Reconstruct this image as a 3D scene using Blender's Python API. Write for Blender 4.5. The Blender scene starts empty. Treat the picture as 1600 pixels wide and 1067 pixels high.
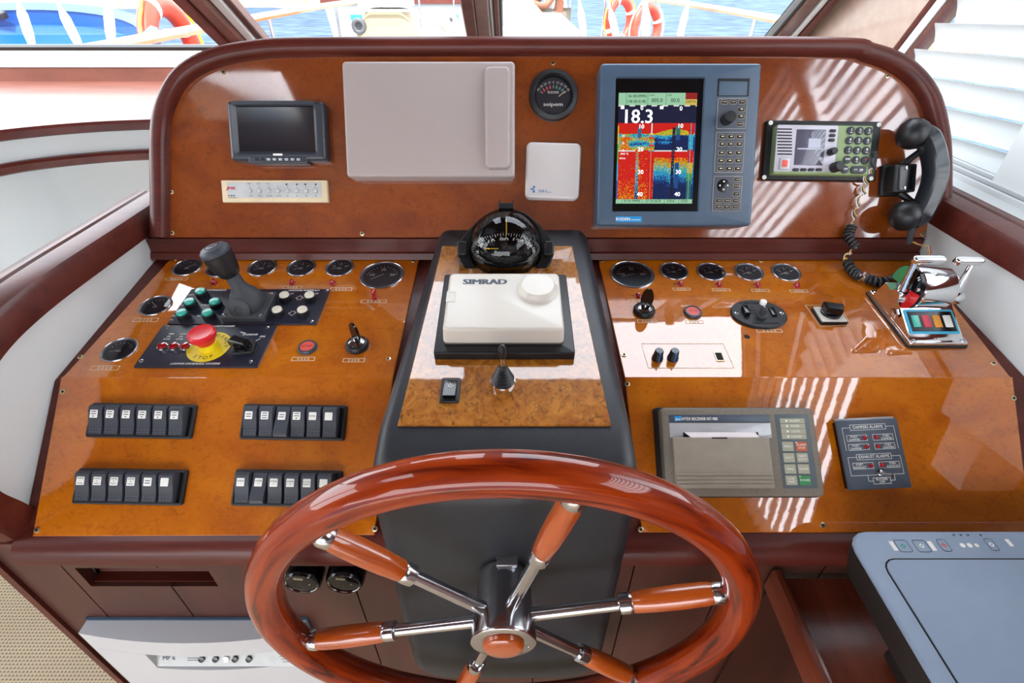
import bpy, bmesh, math, random
from mathutils import Vector, Matrix

# ---------------------------------------------------------------- camera, sky, sun, exposure
SC = bpy.context.scene
COL = SC.collection
H = 1.5                       # eye height above the wheelhouse floor
FPX = 800.0                   # focal length in pixels of the 1600x1067 frame
PITCH = math.radians(36)

cam_d = bpy.data.cameras.new('camera')
cam_d.sensor_width = 36.0
cam_d.lens = 36.0 * FPX / 1600.0
cam_d.clip_start = 0.02
cam_d.clip_end = 600
cam = bpy.data.objects.new('camera', cam_d)
cam.location = (0, 0, H)
cam.rotation_euler = (math.pi / 2 - PITCH, 0, 0)
COL.objects.link(cam)
SC.camera = cam

world = bpy.data.worlds.new('sky')
SC.world = world
world.use_nodes = True
wn = world.node_tree
wn.nodes.clear()
w_out = wn.nodes.new('ShaderNodeOutputWorld')
w_bg = wn.nodes.new('ShaderNodeBackground')
w_tc = wn.nodes.new('ShaderNodeTexCoord')
w_sep = wn.nodes.new('ShaderNodeSeparateXYZ')
w_ramp = wn.nodes.new('ShaderNodeValToRGB')
w_ramp.color_ramp.elements[0].position = 0.0
w_ramp.color_ramp.elements[0].color = (0.96, 0.97, 1.0, 1)
w_ramp.color_ramp.elements[1].position = 0.9
w_ramp.color_ramp.elements[1].color = (0.80, 0.89, 1.0, 1)
w_bg.inputs['Strength'].default_value = 2.8
wn.links.new(w_tc.outputs['Generated'], w_sep.inputs[0])
wn.links.new(w_sep.outputs['Z'], w_ramp.inputs[0])
wn.links.new(w_ramp.outputs['Color'], w_bg.inputs['Color'])
wn.links.new(w_bg.outputs[0], w_out.inputs[0])

SUN_DIR = Vector((-0.10, 0.45, -0.88)).normalized()      # the way the light travels
sun_d = bpy.data.lights.new('sun', 'SUN')
sun_d.energy = 6.0
sun_d.angle = math.radians(0.6)
sun_d.color = (1.0, 0.95, 0.88)
sun = bpy.data.objects.new('sun', sun_d)
sun.rotation_euler = SUN_DIR.to_track_quat('-Z', 'Y').to_euler()
sun.location = (1, -5, 9)
COL.objects.link(sun)

vs = SC.view_settings
vs.view_transform = 'Standard'
vs.look = 'None'
vs.gamma = 1.0
vs.use_curve_mapping = False
vs.exposure = 1.3
SC.cycles.use_denoising = True
SC.cycles.max_bounces = 10
SC.cycles.transparent_max_bounces = 16
SC.cycles.sample_clamp_indirect = 8.0

# ---------------------------------------------------------------- pixels, planes
def ray(px, py):
    x = (px - 800.0) / FPX
    y = (533.5 - py) / FPX
    return Vector((x, math.cos(PITCH) + y * math.sin(PITCH), y * math.cos(PITCH) - math.sin(PITCH)))

EYE = Vector((0, 0, H))

def at(px, py, F):
    """point on the pixel's ray at forward distance F"""
    r = ray(px, py)
    return EYE + r * (F / r.y)

def at_z(px, py, z):
    r = ray(px, py)
    return EYE + r * ((z - H) / r.z)

def at_x(px, py, x):
    r = ray(px, py)
    return EYE + r * (x / r.x)

class Plane:
    """a surface that rises forward at angle a: local x = right, y = up the slope, z = out of it"""
    def __init__(s, F, z, a, x=0.0):
        s.o = Vector((x, F, z)); s.a = math.radians(a)
        s.V = Vector((0, math.cos(s.a), math.sin(s.a)))
        s.N = Vector((0, -math.sin(s.a), math.cos(s.a)))
    def hit(s, px, py, h=0.0):
        r = ray(px, py)
        o = s.o + s.N * h
        return EYE + r * ((s.N.dot(o - EYE)) / s.N.dot(r))
    def L(s, px, py, h=0.0):
        p = s.hit(px, py, h) - s.o
        return p.x, p.dot(s.V)
    def P(s, u, v, h=0.0):
        return s.o + Vector((u, 0, 0)) + s.V * v + s.N * h
    def M(s, u=0, v=0, h=0.0, rot=0.0):
        X = Vector((1, 0, 0))
        m = Matrix((X, s.V, s.N)).transposed().to_4x4()
        m.translation = s.P(u, v, h)
        return m @ Matrix.Rotation(rot, 4, 'Z')
    def quad(s, c, h=0.0):
        """pixel corners TL TR BR BL -> centre u, v, width, height, turn"""
        p = [s.L(x, y, h) for x, y in c]
        w = (math.dist(p[0], p[1]) + math.dist(p[3], p[2])) / 2
        t = (math.dist(p[0], p[3]) + math.dist(p[1], p[2])) / 2
        u = sum(q[0] for q in p) / 4; v = sum(q[1] for q in p) / 4
        rot = math.atan2(p[1][1] - p[0][1] + p[2][1] - p[3][1], p[1][0] - p[0][0] + p[2][0] - p[3][0])
        return u, v, w, t, rot

_p0 = EYE + ray(800, 403)
_r = ray(800, 372)
U = Plane(_p0.y, H + _r.z / _r.y * _p0.y, 62.3)          # upper instrument panel
D = Plane(_p0.y, _p0.z, 8.7)                             # desk with the gauges
_e = D.hit(800, 590)
W = Plane(_e.y, _e.z, 40.0)                              # sloping switch panel
WB = W.hit(800, 838)                                     # its lower edge
PD = Plane(U.o.y, U.o.z + 0.012, 10.0)                   # top of the pedestal

# ---------------------------------------------------------------- mesh builder
def rr(w, h, r, cx=0.0, cy=0.0, n=4):
    r = max(min(r, w / 2 - 1e-5, h / 2 - 1e-5), 1e-5)
    out = []
    for (sx, sy, a0) in ((1, 1, 0), (-1, 1, 90), (-1, -1, 180), (1, -1, 270)):
        for i in range(n + 1):
            a = math.radians(a0 + 90 * i / n)
            out.append((cx + sx * (w / 2 - r) + r * math.cos(a), cy + sy * (h / 2 - r) + r * math.sin(a)))
    return out

def circ(r, n=24, cx=0.0, cy=0.0):
    return [(cx + r * math.cos(2 * math.pi * i / n), cy + r * math.sin(2 * math.pi * i / n)) for i in range(n)]

_tcache = {}
def text_mesh(s):
    if s not in _tcache:
        cu = bpy.data.curves.new('t', 'FONT')
        cu.body = s; cu.size = 1.0; cu.resolution_u = 2
        cu.align_x = 'CENTER'; cu.align_y = 'CENTER'
        ob = bpy.data.objects.new('t', cu)
        me = bpy.data.meshes.new_from_object(ob)
        _tcache[s] = ([tuple(v.co) for v in me.vertices], [tuple(p.vertices) for p in me.polygons])
        bpy.data.objects.remove(ob); bpy.data.curves.remove(cu); bpy.data.meshes.remove(me)
    return _tcache[s]

class MB:
    def __init__(s):
        s.v = []; s.f = []; s.m = []; s.cur = 0
    def mat(s, i):
        s.cur = i; return s
    def add(s, vs, fs):
        b = len(s.v)
        s.v += [tuple(p) for p in vs]
        for f in fs:
            s.f.append(tuple(b + i for i in f)); s.m.append(s.cur)
        return s
    def loft(s, loops, cap0=True, cap1=True, closed=False):
        n = len(loops[0]); vs = []; fs = []
        for l in loops: vs += list(l)
        m = len(loops)
        for k in range(m if closed else m - 1):
            a = k * n; b = ((k + 1) % m) * n
            for i in range(n):
                j = (i + 1) % n
                fs.append((a + i, a + j, b + j, b + i))
        if not closed:
            if cap0: fs.append(tuple(range(n - 1, -1, -1)))
            if cap1: fs.append(tuple((m - 1) * n + i for i in range(n)))
        return s.add(vs, fs)
    def box(s, x0, x1, y0, y1, z0, z1):
        return s.loft([[(x0, y0, z), (x1, y0, z), (x1, y1, z), (x0, y1, z)] for z in (z0, z1)])
    def slab(s, w, h, z0, z1, r=0.002, b=0.001, cx=0.0, cy=0.0, n=4, taper=0.0):
        """rounded block with softened top edge"""
        L = [[(x, y, z0) for x, y in rr(w, h, r, cx, cy, n)]]
        ks = (0, 1, 2, 3) if b > 0 else (0,)
        for k in ks:
            a = math.radians(90 * k / 3) if b > 0 else 0
            i = b * (1 - math.cos(a)) + taper
            z = z1 - b + b * math.sin(a)
            L.append([(x, y, z) for x, y in rr(w - 2 * i, h - 2 * i, max(r - i, 1e-4), cx, cy, n)])
        return s.loft(L)
    def frame(s, w, h, z0, z1, iw, ih, zi, r=0.004, ri=0.001, b=0.002, icx=0.0, icy=0.0, slope=0.0, floor=False):
        """block with a sunk rectangular opening; zi = depth level of the opening's floor"""
        L = [[(x, y, z0) for x, y in rr(w, h, r)]]
        for k in range(4):
            a = math.radians(30 * k); i = b * (1 - math.cos(a))
            L.append([(x, y, z1 - b + b * math.sin(a)) for x, y in rr(w - 2 * i, h - 2 * i, max(r - i, 1e-4))])
        L.append([(x, y, z1) for x, y in rr(iw + 2 * slope, ih + 2 * slope, ri + slope, icx, icy)])
        L.append([(x, y, zi) for x, y in rr(iw, ih, ri, icx, icy)])
        return s.loft(L, True, floor)
    def prism(s, pts, z0, z1, b=0.0):
        L = [[(x, y, z0) for x, y in pts], [(x, y, z1 - b) for x, y in pts]]
        if b > 0:
            q = inset(pts, b)
            L.append([(x, y, z1) for x, y in q])
        return s.loft(L)
    def lathe(s, prof, n=24, cx=0.0, cy=0.0, cap=True):
        L = [[(cx + r * math.cos(2 * math.pi * i / n), cy + r * math.sin(2 * math.pi * i / n), z) for i in range(n)] for r, z in prof]
        return s.loft(L, cap, cap)
    def tube(s, path, r, n=8, closed=False, cap=True):
        P = [Vector(p) for p in path]; m = len(P)
        R = r if isinstance(r, (list, tuple)) else [r] * m
        T = []
        for i in range(m):
            a = P[(i - 1) % m] if (closed or i > 0) else P[0]
            c = P[(i + 1) % m] if (closed or i < m - 1) else P[-1]
            t = (c - a)
            T.append(t.normalized() if t.length > 1e-9 else Vector((0, 0, 1)))
        ref = Vector((0, 0, 1)) if abs(T[0].z) < 0.9 else Vector((1, 0, 0))
        nv = T[0].cross(ref).normalized()
        L = []
        for i in range(m):
            nv = (nv - T[i] * nv.dot(T[i]))
            nv = nv.normalized() if nv.length > 1e-9 else T[i].orthogonal().normalized()
            bv = T[i].cross(nv)
            L.append([tuple(P[i] + (nv * math.cos(2 * math.pi * k / n) + bv * math.sin(2 * math.pi * k / n)) * R[i]) for k in range(n)])
        return s.loft(L, cap, cap, closed)
    def sweep(s, path, prof, up=Vector((0, 0, 1)), cap=True, closed=False):
        """profile (side, up) pushed along a path; side = along x up"""
        P = [Vector(p) for p in path]; m = len(P); L = []
        for i in range(m):
            a = P[(i - 1) % m] if (closed or i > 0) else P[0]
            c = P[(i + 1) % m] if (closed or i < m - 1) else P[-1]
            t = (c - a).normalized()
            sd = t.cross(up).normalized(); uu = sd.cross(t).normalized()
            L.append([tuple(P[i] + sd * x + uu * y) for x, y in prof])
        return s.loft(L, cap, cap, closed)
    def ball(s, c, rx, ry=None, rz=None, n=16, m=9):
        ry = ry or rx; rz = rz or rx
        L = []
        for j in range(m + 1):
            t = math.pi * (0.02 + 0.96 * j / m)
            L.append([(c[0] + rx * math.sin(t) * math.cos(2 * math.pi * i / n), c[1] + ry * math.sin(t) * math.sin(2 * math.pi * i / n), c[2] - rz * math.cos(t)) for i in range(n)])
        return s.loft(L)
    def poly(s, pts):
        return s.add(pts, [tuple(range(len(pts)))])
    def rect(s, w, h, z, cx=0.0, cy=0.0):
        return s.poly([(cx - w / 2, cy - h / 2, z), (cx + w / 2, cy - h / 2, z), (cx + w / 2, cy + h / 2, z), (cx - w / 2, cy + h / 2, z)])
    def outline(s, w, h, z, t=0.0006, cx=0.0, cy=0.0, r=0.0):
        a = rr(w, h, r) if r else [(-w / 2, -h / 2), (w / 2, -h / 2), (w / 2, h / 2), (-w / 2, h / 2)]
        c = rr(w - 2 * t, h - 2 * t, max(r - t, 1e-4)) if r else [(-w / 2 + t, -h / 2 + t), (w / 2 - t, -h / 2 + t), (w / 2 - t, h / 2 - t), (-w / 2 + t, h / 2 - t)]
        return s.loft([[(x + cx, y + cy, z) for x, y in a], [(x + cx, y + cy, z) for x, y in c]], False, False)
    def line(s, x0, y0, x1, y1, z, t=0.0006):
        d = Vector((x1 - x0, y1 - y0)); d.normalize(); n = Vector((-d.y, d.x)) * t / 2
        return s.poly([(x0 - n.x, y0 - n.y, z), (x1 - n.x, y1 - n.y, z), (x1 + n.x, y1 + n.y, z), (x0 + n.x, y0 + n.y, z)])
    def text(s, t, x, y, size, z=0.0, rot=0.0, sx=1.0, shear=0.0, al='C', bold=False):
        vs, fs = text_mesh(t)
        xs = [p[0] for p in vs] or [0]
        off = {'C': 0, 'L': -min(xs), 'R': -max(xs)}[al]
        c, sn = math.cos(rot), math.sin(rot)
        for dx in ((0, 0.03 * bold, -0.03 * bold) if bold else (0,)):
            o = []
            for p in vs:
                a = (p[0] + off + dx + shear * p[1]) * size * sx; b = p[1] * size
                o.append((x + a * c - b * sn, y + a * sn + b * c, z + dx * 1e-4))
            s.add(o, fs)
        return s
    def sheet(s, rows):
        n = len(rows[0]); vs = [v for r in rows for v in r]
        return s.add(vs, [(k * n + i, k * n + i + 1, (k + 1) * n + i + 1, (k + 1) * n + i) for k in range(len(rows) - 1) for i in range(n - 1)])
    def xf(s, M, start=0):
        for i in range(start, len(s.v)):
            s.v[i] = tuple(M @ Vector(s.v[i]))
        return s
    def build(s, name, mats, parent=None, smooth=True, M=None, fix=True):
        me = bpy.data.meshes.new(name)
        me.from_pydata(s.v, [], s.f)
        if not isinstance(mats, (list, tuple)): mats = [mats]
        for m in mats: me.materials.append(m)
        if len(mats) > 1: me.polygons.foreach_set('material_index', s.m)
        if fix:
            bm = bmesh.new(); bm.from_mesh(me)
            bmesh.ops.recalc_face_normals(bm, faces=bm.faces)
            bm.to_mesh(me); bm.free()
        if smooth:
            me.polygons.foreach_set('use_smooth', [True] * len(me.polygons))
            me.set_sharp_from_angle(angle=math.radians(38))
        me.update()
        return link(name, me, parent, M)

def link(name, me, parent=None, M=None):
    o = bpy.data.objects.new(name, me)
    COL.objects.link(o)
    if parent is not None: o.parent = parent
    if M is not None: o.matrix_local = M
    return o

def inset(pts, b):
    n = len(pts); out = []
    area = sum(pts[i][0] * pts[(i + 1) % n][1] - pts[(i + 1) % n][0] * pts[i][1] for i in range(n))
    sg = 1 if area > 0 else -1
    for i in range(n):
        p = Vector(pts[i]); a = Vector(pts[i - 1]); c = Vector(pts[(i + 1) % n])
        d1 = (p - a); d2 = (c - p)
        d1 = d1.normalized() if d1.length > 1e-9 else d2.normalized()
        d2 = d2.normalized() if d2.length > 1e-9 else d1
        n1 = Vector((-d1.y, d1.x)) * sg; n2 = Vector((-d2.y, d2.x)) * sg
        m = n1 + n2
        k = b / max(0.35, (1 + n1.dot(n2)) / 2) / 2
        q = p + m * k
        out.append((q.x, q.y))
    return out

def tag(o, label=None, cat=None, group=None, kind=None):
    if label: o['label'] = label
    if cat: o['category'] = cat
    if group: o['group'] = group
    if kind: o['kind'] = kind
    return o

def root(name, label, cat, M=None, group=None):
    o = bpy.data.objects.new(name, None)
    o.empty_display_size = 0.02
    COL.objects.link(o)
    if M is not None: o.matrix_world = M
    return tag(o, label, cat, group)

def copy_tree(o, parent=None):
    c = o.copy(); COL.objects.link(c)
    if parent is not None: c.parent = parent
    for ch in [x for x in bpy.data.objects if x.parent == o]:
        copy_tree(ch, c)
    return c

def T(x=0, y=0, z=0): return Matrix.Translation((x, y, z))
def RX(d): return Matrix.Rotation(math.radians(d), 4, 'X')
def RY(d): return Matrix.Rotation(math.radians(d), 4, 'Y')
def RZ(d): return Matrix.Rotation(math.radians(d), 4, 'Z')

def catmull(pts, k=8, closed=False):
    P = [Vector(p) for p in pts]; n = len(P); out = []
    for i in range(n if closed else n - 1):
        a = P[(i - 1) % n] if (closed or i) else P[0]
        b = P[i]; c = P[(i + 1) % n]
        d = P[(i + 2) % n] if (closed or i + 2 < n) else P[-1]
        for j in range(k):
            t = j / k
            out.append(0.5 * ((2 * b) + (c - a) * t + (2 * a - 5 * b + 4 * c - d) * t * t + (3 * b - a - 3 * c + d) * t ** 3))
    if not closed: out.append(P[-1])
    return out

# ---------------------------------------------------------------- materials
def C(h):
    h = h.lstrip('#')
    def f(c):
        c = c / 255.0
        return c / 12.92 if c <= 0.04045 else ((c + 0.055) / 1.055) ** 2.4
    return tuple(f(int(h[i:i + 2], 16)) for i in (0, 2, 4)) + (1,)

def mk(name, col, rough=0.5, metal=0.0, coat=0.0, coat_rough=0.05, var=0.06, scale=40.0, bump=0.0, bscale=300.0,
       emit=0.0, spec=0.5, trans=0.0, rvar=0.0):
    m = bpy.data.materials.new(name); m.use_nodes = True
    nt = m.node_tree; b = nt.nodes['Principled BSDF']
    c = C(col) if isinstance(col, str) else col
    b.inputs['Roughness'].default_value = rough
    b.inputs['Metallic'].default_value = metal
    b.inputs['Coat Weight'].default_value = coat
    b.inputs['Coat Roughness'].default_value = coat_rough
    b.inputs['Specular IOR Level'].default_value = spec
    b.inputs['Transmission Weight'].default_value = trans
    tc = nt.nodes.new('ShaderNodeTexCoord')
    n = nt.nodes.new('ShaderNodeTexNoise'); n.inputs['Scale'].default_value = scale; n.inputs['Detail'].default_value = 4
    nt.links.new(tc.outputs['Object'], n.inputs['Vector'])
    r = nt.nodes.new('ShaderNodeValToRGB')
    r.color_ramp.elements[0].position = 0.3; r.color_ramp.elements[1].position = 0.7
    r.color_ramp.elements[0].color = tuple(x * (1 - var) for x in c[:3]) + (1,)
    r.color_ramp.elements[1].color = tuple(min(1, x * (1 + var)) for x in c[:3]) + (1,)
    nt.links.new(n.outputs['Fac'], r.inputs[0])
    nt.links.new(r.outputs[0], b.inputs['Base Color'])
    if rvar:
        mr = nt.nodes.new('ShaderNodeMapRange')
        mr.inputs['To Min'].default_value = max(0.02, rough - rvar); mr.inputs['To Max'].default_value = rough + rvar
        nt.links.new(n.outputs['Fac'], mr.inputs['Value']); nt.links.new(mr.outputs[0], b.inputs['Roughness'])
    if bump:
        n2 = nt.nodes.new('ShaderNodeTexNoise'); n2.inputs['Scale'].default_value = bscale; n2.inputs['Detail'].default_value = 3
        nt.links.new(tc.outputs['Object'], n2.inputs['Vector'])
        bp = nt.nodes.new('ShaderNodeBump'); bp.inputs['Strength'].default_value = bump; bp.inputs['Distance'].default_value = 0.001
        nt.links.new(n2.outputs['Fac'], bp.inputs['Height']); nt.links.new(bp.outputs[0], b.inputs['Normal'])
    if emit:
        nt.links.new(r.outputs[0], b.inputs['Emission Color']); b.inputs['Emission Strength'].default_value = emit
    return m

def wood(name, c0, c1, c2, scale=(8, 8, 8), dist=1.0, rough=0.35, coat=1.0, coat_rough=0.05, fine=60.0, fine_amt=0.25, bump=0.0, wave=0.0, spec=0.5, peel=0.0, crough=0.0, ior=1.6):
    """veneer: broad mottle c0-c1 with fine dark figure c2"""
    m = bpy.data.materials.new(name); m.use_nodes = True
    nt = m.node_tree; b = nt.nodes['Principled BSDF']; N = nt.nodes.new; K = nt.links.new
    tc = N('ShaderNodeTexCoord'); mp = N('ShaderNodeMapping'); mp.inputs['Scale'].default_value = scale
    K(tc.outputs['Object'], mp.inputs['Vector'])
    n1 = N('ShaderNodeTexNoise'); n1.inputs['Scale'].default_value = 1.0; n1.inputs['Detail'].default_value = 6; n1.inputs['Distortion'].default_value = dist
    K(mp.outputs[0], n1.inputs['Vector'])
    r1 = N('ShaderNodeValToRGB'); r1.color_ramp.elements[0].position = 0.32; r1.color_ramp.elements[1].position = 0.68
    r1.color_ramp.elements[0].color = C(c0); r1.color_ramp.elements[1].color = C(c1)
    K(n1.outputs['Fac'], r1.inputs[0])
    n2 = N('ShaderNodeTexNoise'); n2.inputs['Scale'].default_value = fine / max(scale); n2.inputs['Detail'].default_value = 5; n2.inputs['Distortion'].default_value = 1.5
    K(mp.outputs[0], n2.inputs['Vector'])
    r2 = N('ShaderNodeValToRGB'); r2.color_ramp.elements[0].position = 0.5; r2.color_ramp.elements[1].position = 0.75
    r2.color_ramp.elements[0].color = (0, 0, 0, 1); r2.color_ramp.elements[1].color = (fine_amt,) * 3 + (1,)
    K(n2.outputs['Fac'], r2.inputs[0])
    mx = N('ShaderNodeMix'); mx.data_type = 'RGBA'
    K(r2.outputs[0], mx.inputs['Factor']); K(r1.outputs[0], mx.inputs[6]); mx.inputs[7].default_value = C(c2)
    last = mx.outputs[2]
    if wave:
        wv = N('ShaderNodeTexWave'); wv.inputs['Scale'].default_value = 1.2; wv.inputs['Distortion'].default_value = 9; wv.inputs['Detail'].default_value = 3
        K(mp.outputs[0], wv.inputs['Vector'])
        r3 = N('ShaderNodeValToRGB'); r3.color_ramp.elements[0].position = 0.62; r3.color_ramp.elements[1].position = 0.98
        r3.color_ramp.elements[0].color = (0, 0, 0, 1); r3.color_ramp.elements[1].color = (wave,) * 3 + (1,)
        K(wv.outputs['Fac'], r3.inputs[0])
        m2 = N('ShaderNodeMix'); m2.data_type = 'RGBA'
        K(r3.outputs[0], m2.inputs['Factor']); K(last, m2.inputs[6]); m2.inputs[7].default_value = C(c2)
        last = m2.outputs[2]
    K(last, b.inputs['Base Color'])
    b.inputs['Roughness'].default_value = rough
    b.inputs['Coat Weight'].default_value = coat; b.inputs['Coat Roughness'].default_value = coat_rough; b.inputs['Coat IOR'].default_value = ior
    b.inputs['Specular IOR Level'].default_value = spec
    if bump:
        bp = N('ShaderNodeBump'); bp.inputs['Strength'].default_value = bump; bp.inputs['Distance'].default_value = 0.001
        K(n2.outputs['Fac'], bp.inputs['Height']); K(bp.outputs[0], b.inputs['Normal'])
    if peel:
        n4 = N('ShaderNodeTexNoise'); n4.inputs['Scale'].default_value = 28.0; n4.inputs['Detail'].default_value = 5; K(tc.outputs['Object'], n4.inputs['Vector'])
        b4 = N('ShaderNodeBump'); b4.inputs['Strength'].default_value = peel; b4.inputs['Distance'].default_value = 0.0003
        K(n4.outputs['Fac'], b4.inputs['Height']); K(b4.outputs[0], b.inputs['Coat Normal'])
    if crough:
        n5 = N('ShaderNodeTexNoise'); n5.inputs['Scale'].default_value = 9.0; n5.inputs['Detail'].default_value = 6; K(tc.outputs['Object'], n5.inputs['Vector'])
        m5 = N('ShaderNodeMapRange'); m5.inputs['From Min'].default_value = .35; m5.inputs['From Max'].default_value = .7; m5.inputs['To Min'].default_value = coat_rough; m5.inputs['To Max'].default_value = coat_rough + crough
        K(n5.outputs['Fac'], m5.inputs['Value']); K(m5.outputs[0], b.inputs['Coat Roughness'])
    return m

def glass_mat(name, tint=(1, 1, 1, 1), ior=1.45, rough=0.0, mul=1.0):
    m = bpy.data.materials.new(name); m.use_nodes = True
    nt = m.node_tree; nt.nodes.clear(); N = nt.nodes.new
    o = N('ShaderNodeOutputMaterial'); t = N('ShaderNodeBsdfTransparent'); g = N('ShaderNodeBsdfGlossy'); f = N('ShaderNodeFresnel'); x = N('ShaderNodeMixShader')
    t.inputs['Color'].default_value = tint; g.inputs['Roughness'].default_value = rough; f.inputs['IOR'].default_value = ior
    nt.links.new(f.outputs[0], x.inputs[0]); nt.links.new(t.outputs[0], x.inputs[1]); nt.links.new(g.outputs[0], x.inputs[2]); nt.links.new(x.outputs[0], o.inputs[0])
    return m

def slat_mat(name, col):
    m = bpy.data.materials.new(name); m.use_nodes = True
    nt = m.node_tree; b = nt.nodes['Principled BSDF']; N = nt.nodes.new
    b.inputs['Base Color'].default_value = C(col); b.inputs['Roughness'].default_value = 0.4
    t = N('ShaderNodeBsdfTranslucent'); t.inputs['Color'].default_value = C(col)
    x = N('ShaderNodeMixShader'); x.inputs[0].default_value = 0.5
    nt.links.new(b.outputs[0], x.inputs[1]); nt.links.new(t.outputs[0], x.inputs[2])
    nt.links.new(x.outputs[0], nt.nodes['Material Output'].inputs[0])
    return m

def carpet_mat():
    m = bpy.data.materials.new('woven_matting'); m.use_nodes = True
    nt = m.node_tree; b = nt.nodes['Principled BSDF']; N = nt.nodes.new; K = nt.links.new
    tc = N('ShaderNodeTexCoord'); sp = N('ShaderNodeSeparateXYZ'); K(tc.outputs['Object'], sp.inputs[0])
    outs = []
    for ax, k in (('X', 620.0), ('Y', 700.0)):
        mu = N('ShaderNodeMath'); mu.operation = 'MULTIPLY'; mu.inputs[1].default_value = k; K(sp.outputs[ax], mu.inputs[0])
        si = N('ShaderNodeMath'); si.operation = 'SINE'; K(mu.outputs[0], si.inputs[0]); outs.append(si)
    ml = N('ShaderNodeMath'); ml.operation = 'ADD'; K(outs[0].outputs[0], ml.inputs[0]); K(outs[1].outputs[0], ml.inputs[1])
    r = N('ShaderNodeValToRGB'); r.color_ramp.elements[0].position = 0.05; r.color_ramp.elements[1].position = 0.42
    mr = N('ShaderNodeMapRange'); mr.inputs['From Min'].default_value = -2; mr.inputs['From Max'].default_value = 2; K(ml.outputs[0], mr.inputs['Value'])
    r.color_ramp.elements[0].color = C('#8a6c52'); r.color_ramp.elements[1].color = C('#e6d4b6')
    K(mr.outputs[0], r.inputs[0]); K(r.outputs[0], b.inputs['Base Color']); b.inputs['Roughness'].default_value = 0.9
    bp = N('ShaderNodeBump'); bp.inputs['Strength'].default_value = 0.4; bp.inputs['Distance'].default_value = 0.003
    K(mr.outputs[0], bp.inputs['Height']); K(bp.outputs[0], b.inputs['Normal'])
    return m

def sea_mat():
    m = bpy.data.materials.new('sea_water'); m.use_nodes = True
    nt = m.node_tree; b = nt.nodes['Principled BSDF']; N = nt.nodes.new; K = nt.links.new
    tc = N('ShaderNodeTexCoord'); mp = N('ShaderNodeMapping'); mp.inputs['Scale'].default_value = (0.6, 1.3, 1)
    K(tc.outputs['Object'], mp.inputs[0])
    n = N('ShaderNodeTexNoise'); n.inputs['Scale'].default_value = 1.2; n.inputs['Detail'].default_value = 6; K(mp.outputs[0], n.inputs['Vector'])
    r = N('ShaderNodeValToRGB'); r.color_ramp.elements[0].color = C('#243448'); r.color_ramp.elements[1].color = C('#40566a')
    r.color_ramp.elements[0].position = .35; r.color_ramp.elements[1].position = .7
    K(n.outputs['Fac'], r.inputs[0]); K(r.outputs[0], b.inputs['Base Color'])
    bp = N('ShaderNodeBump'); bp.inputs['Strength'].default_value = 0.8; bp.inputs['Distance'].default_value = 0.15
    K(n.outputs['Fac'], bp.inputs['Height'])
    df = N('ShaderNodeBsdfDiffuse'); gl = N('ShaderNodeBsdfGlossy'); gl.inputs['Roughness'].default_value = 0.3; mx = N('ShaderNodeMixShader'); mx.inputs[0].default_value = 0.05
    K(r.outputs[0], df.inputs['Color']); K(bp.outputs[0], df.inputs['Normal']); K(bp.outputs[0], gl.inputs['Normal'])
    K(df.outputs[0], mx.inputs[1]); K(gl.outputs[0], mx.inputs[2]); K(mx.outputs[0], nt.nodes['Material Output'].inputs[0])
    return m

def attr_mat(name, emit=0.4):
    m = bpy.data.materials.new(name); m.use_nodes = True
    nt = m.node_tree; b = nt.nodes['Principled BSDF']
    a = nt.nodes.new('ShaderNodeAttribute'); a.attribute_name = 'Col'
    b.inputs['Base Color'].default_value = (0.01, 0.01, 0.01, 1); b.inputs['Roughness'].default_value = 0.08
    nt.links.new(a.outputs['Color'], b.inputs['Emission Color']); b.inputs['Emission Strength'].default_value = emit
    return m

VENEER = wood('lacquered_veneer', '#b05600', '#cc7202', '#6e3000', scale=(7, 9, 7), dist=1.2, fine=90, fine_amt=0.4, rough=0.45, coat=1.0, coat_rough=0.02, spec=0.12, peel=0.2, ior=2.0)
VENEER_DIM = wood('lacquered_veneer_shaded', '#7a3204', '#934608', '#421803', scale=(7, 9, 7), dist=1.2, fine=110, fine_amt=0.4, rough=0.45, coat=1.0, coat_rough=0.03, spec=0.15, peel=0.2, crough=0.06, ior=2.0)  # same veneer as the desk, its dimmer light put into darker colours
BURL = wood('burl_veneer', '#9a560f', '#c07c28', '#3a1804', scale=(26, 22, 26), dist=2.5, fine=120, fine_amt=0.8, rough=0.35, coat=0.9, coat_rough=0.03, spec=.2, peel=0.2, ior=1.9)
MAROON = wood('mahogany_satin', '#4b1a13', '#5f261c', '#2c0d08', scale=(3, 30, 30), dist=0.6, fine=120, fine_amt=0.35, rough=0.4, coat=0.12, coat_rough=0.15, bump=0.05, spec=0.3)
CEILWOOD = wood('varnished_ceiling', '#4a1e10', '#5e2a18', '#2a0e06', scale=(20, 3, 6), dist=0.6, fine=90, fine_amt=0.3, rough=0.4, coat=0.3)
MAROON_D = wood('mahogany_face', '#3f1c13', '#4d251a', '#240d08', scale=(20, 20, 4), dist=0.6, fine=120, fine_amt=0.3, rough=0.45, coat=0.1, coat_rough=0.3)
HANDLEWOOD = wood('spoke_handle_wood', '#a84004', '#c45c0a', '#6e2002', scale=(10, 10, 3), dist=0.6, fine=60, fine_amt=0.35, rough=0.3, coat=1.0, coat_rough=0.06)
SHELFWOOD = wood('mahogany_shelf', '#5c382f', '#6e443a', '#42261f', scale=(3, 16, 6), dist=0.6, fine=90, fine_amt=0.3, rough=0.35, coat=0.35, coat_rough=0.15, spec=0.3)
TABLEWOOD = wood('mahogany_table', '#6e2f1c', '#84402a', '#481c10', scale=(24, 3, 24), dist=0.5, fine=120, fine_amt=0.35, rough=0.35, coat=0.4, coat_rough=0.2)
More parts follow.
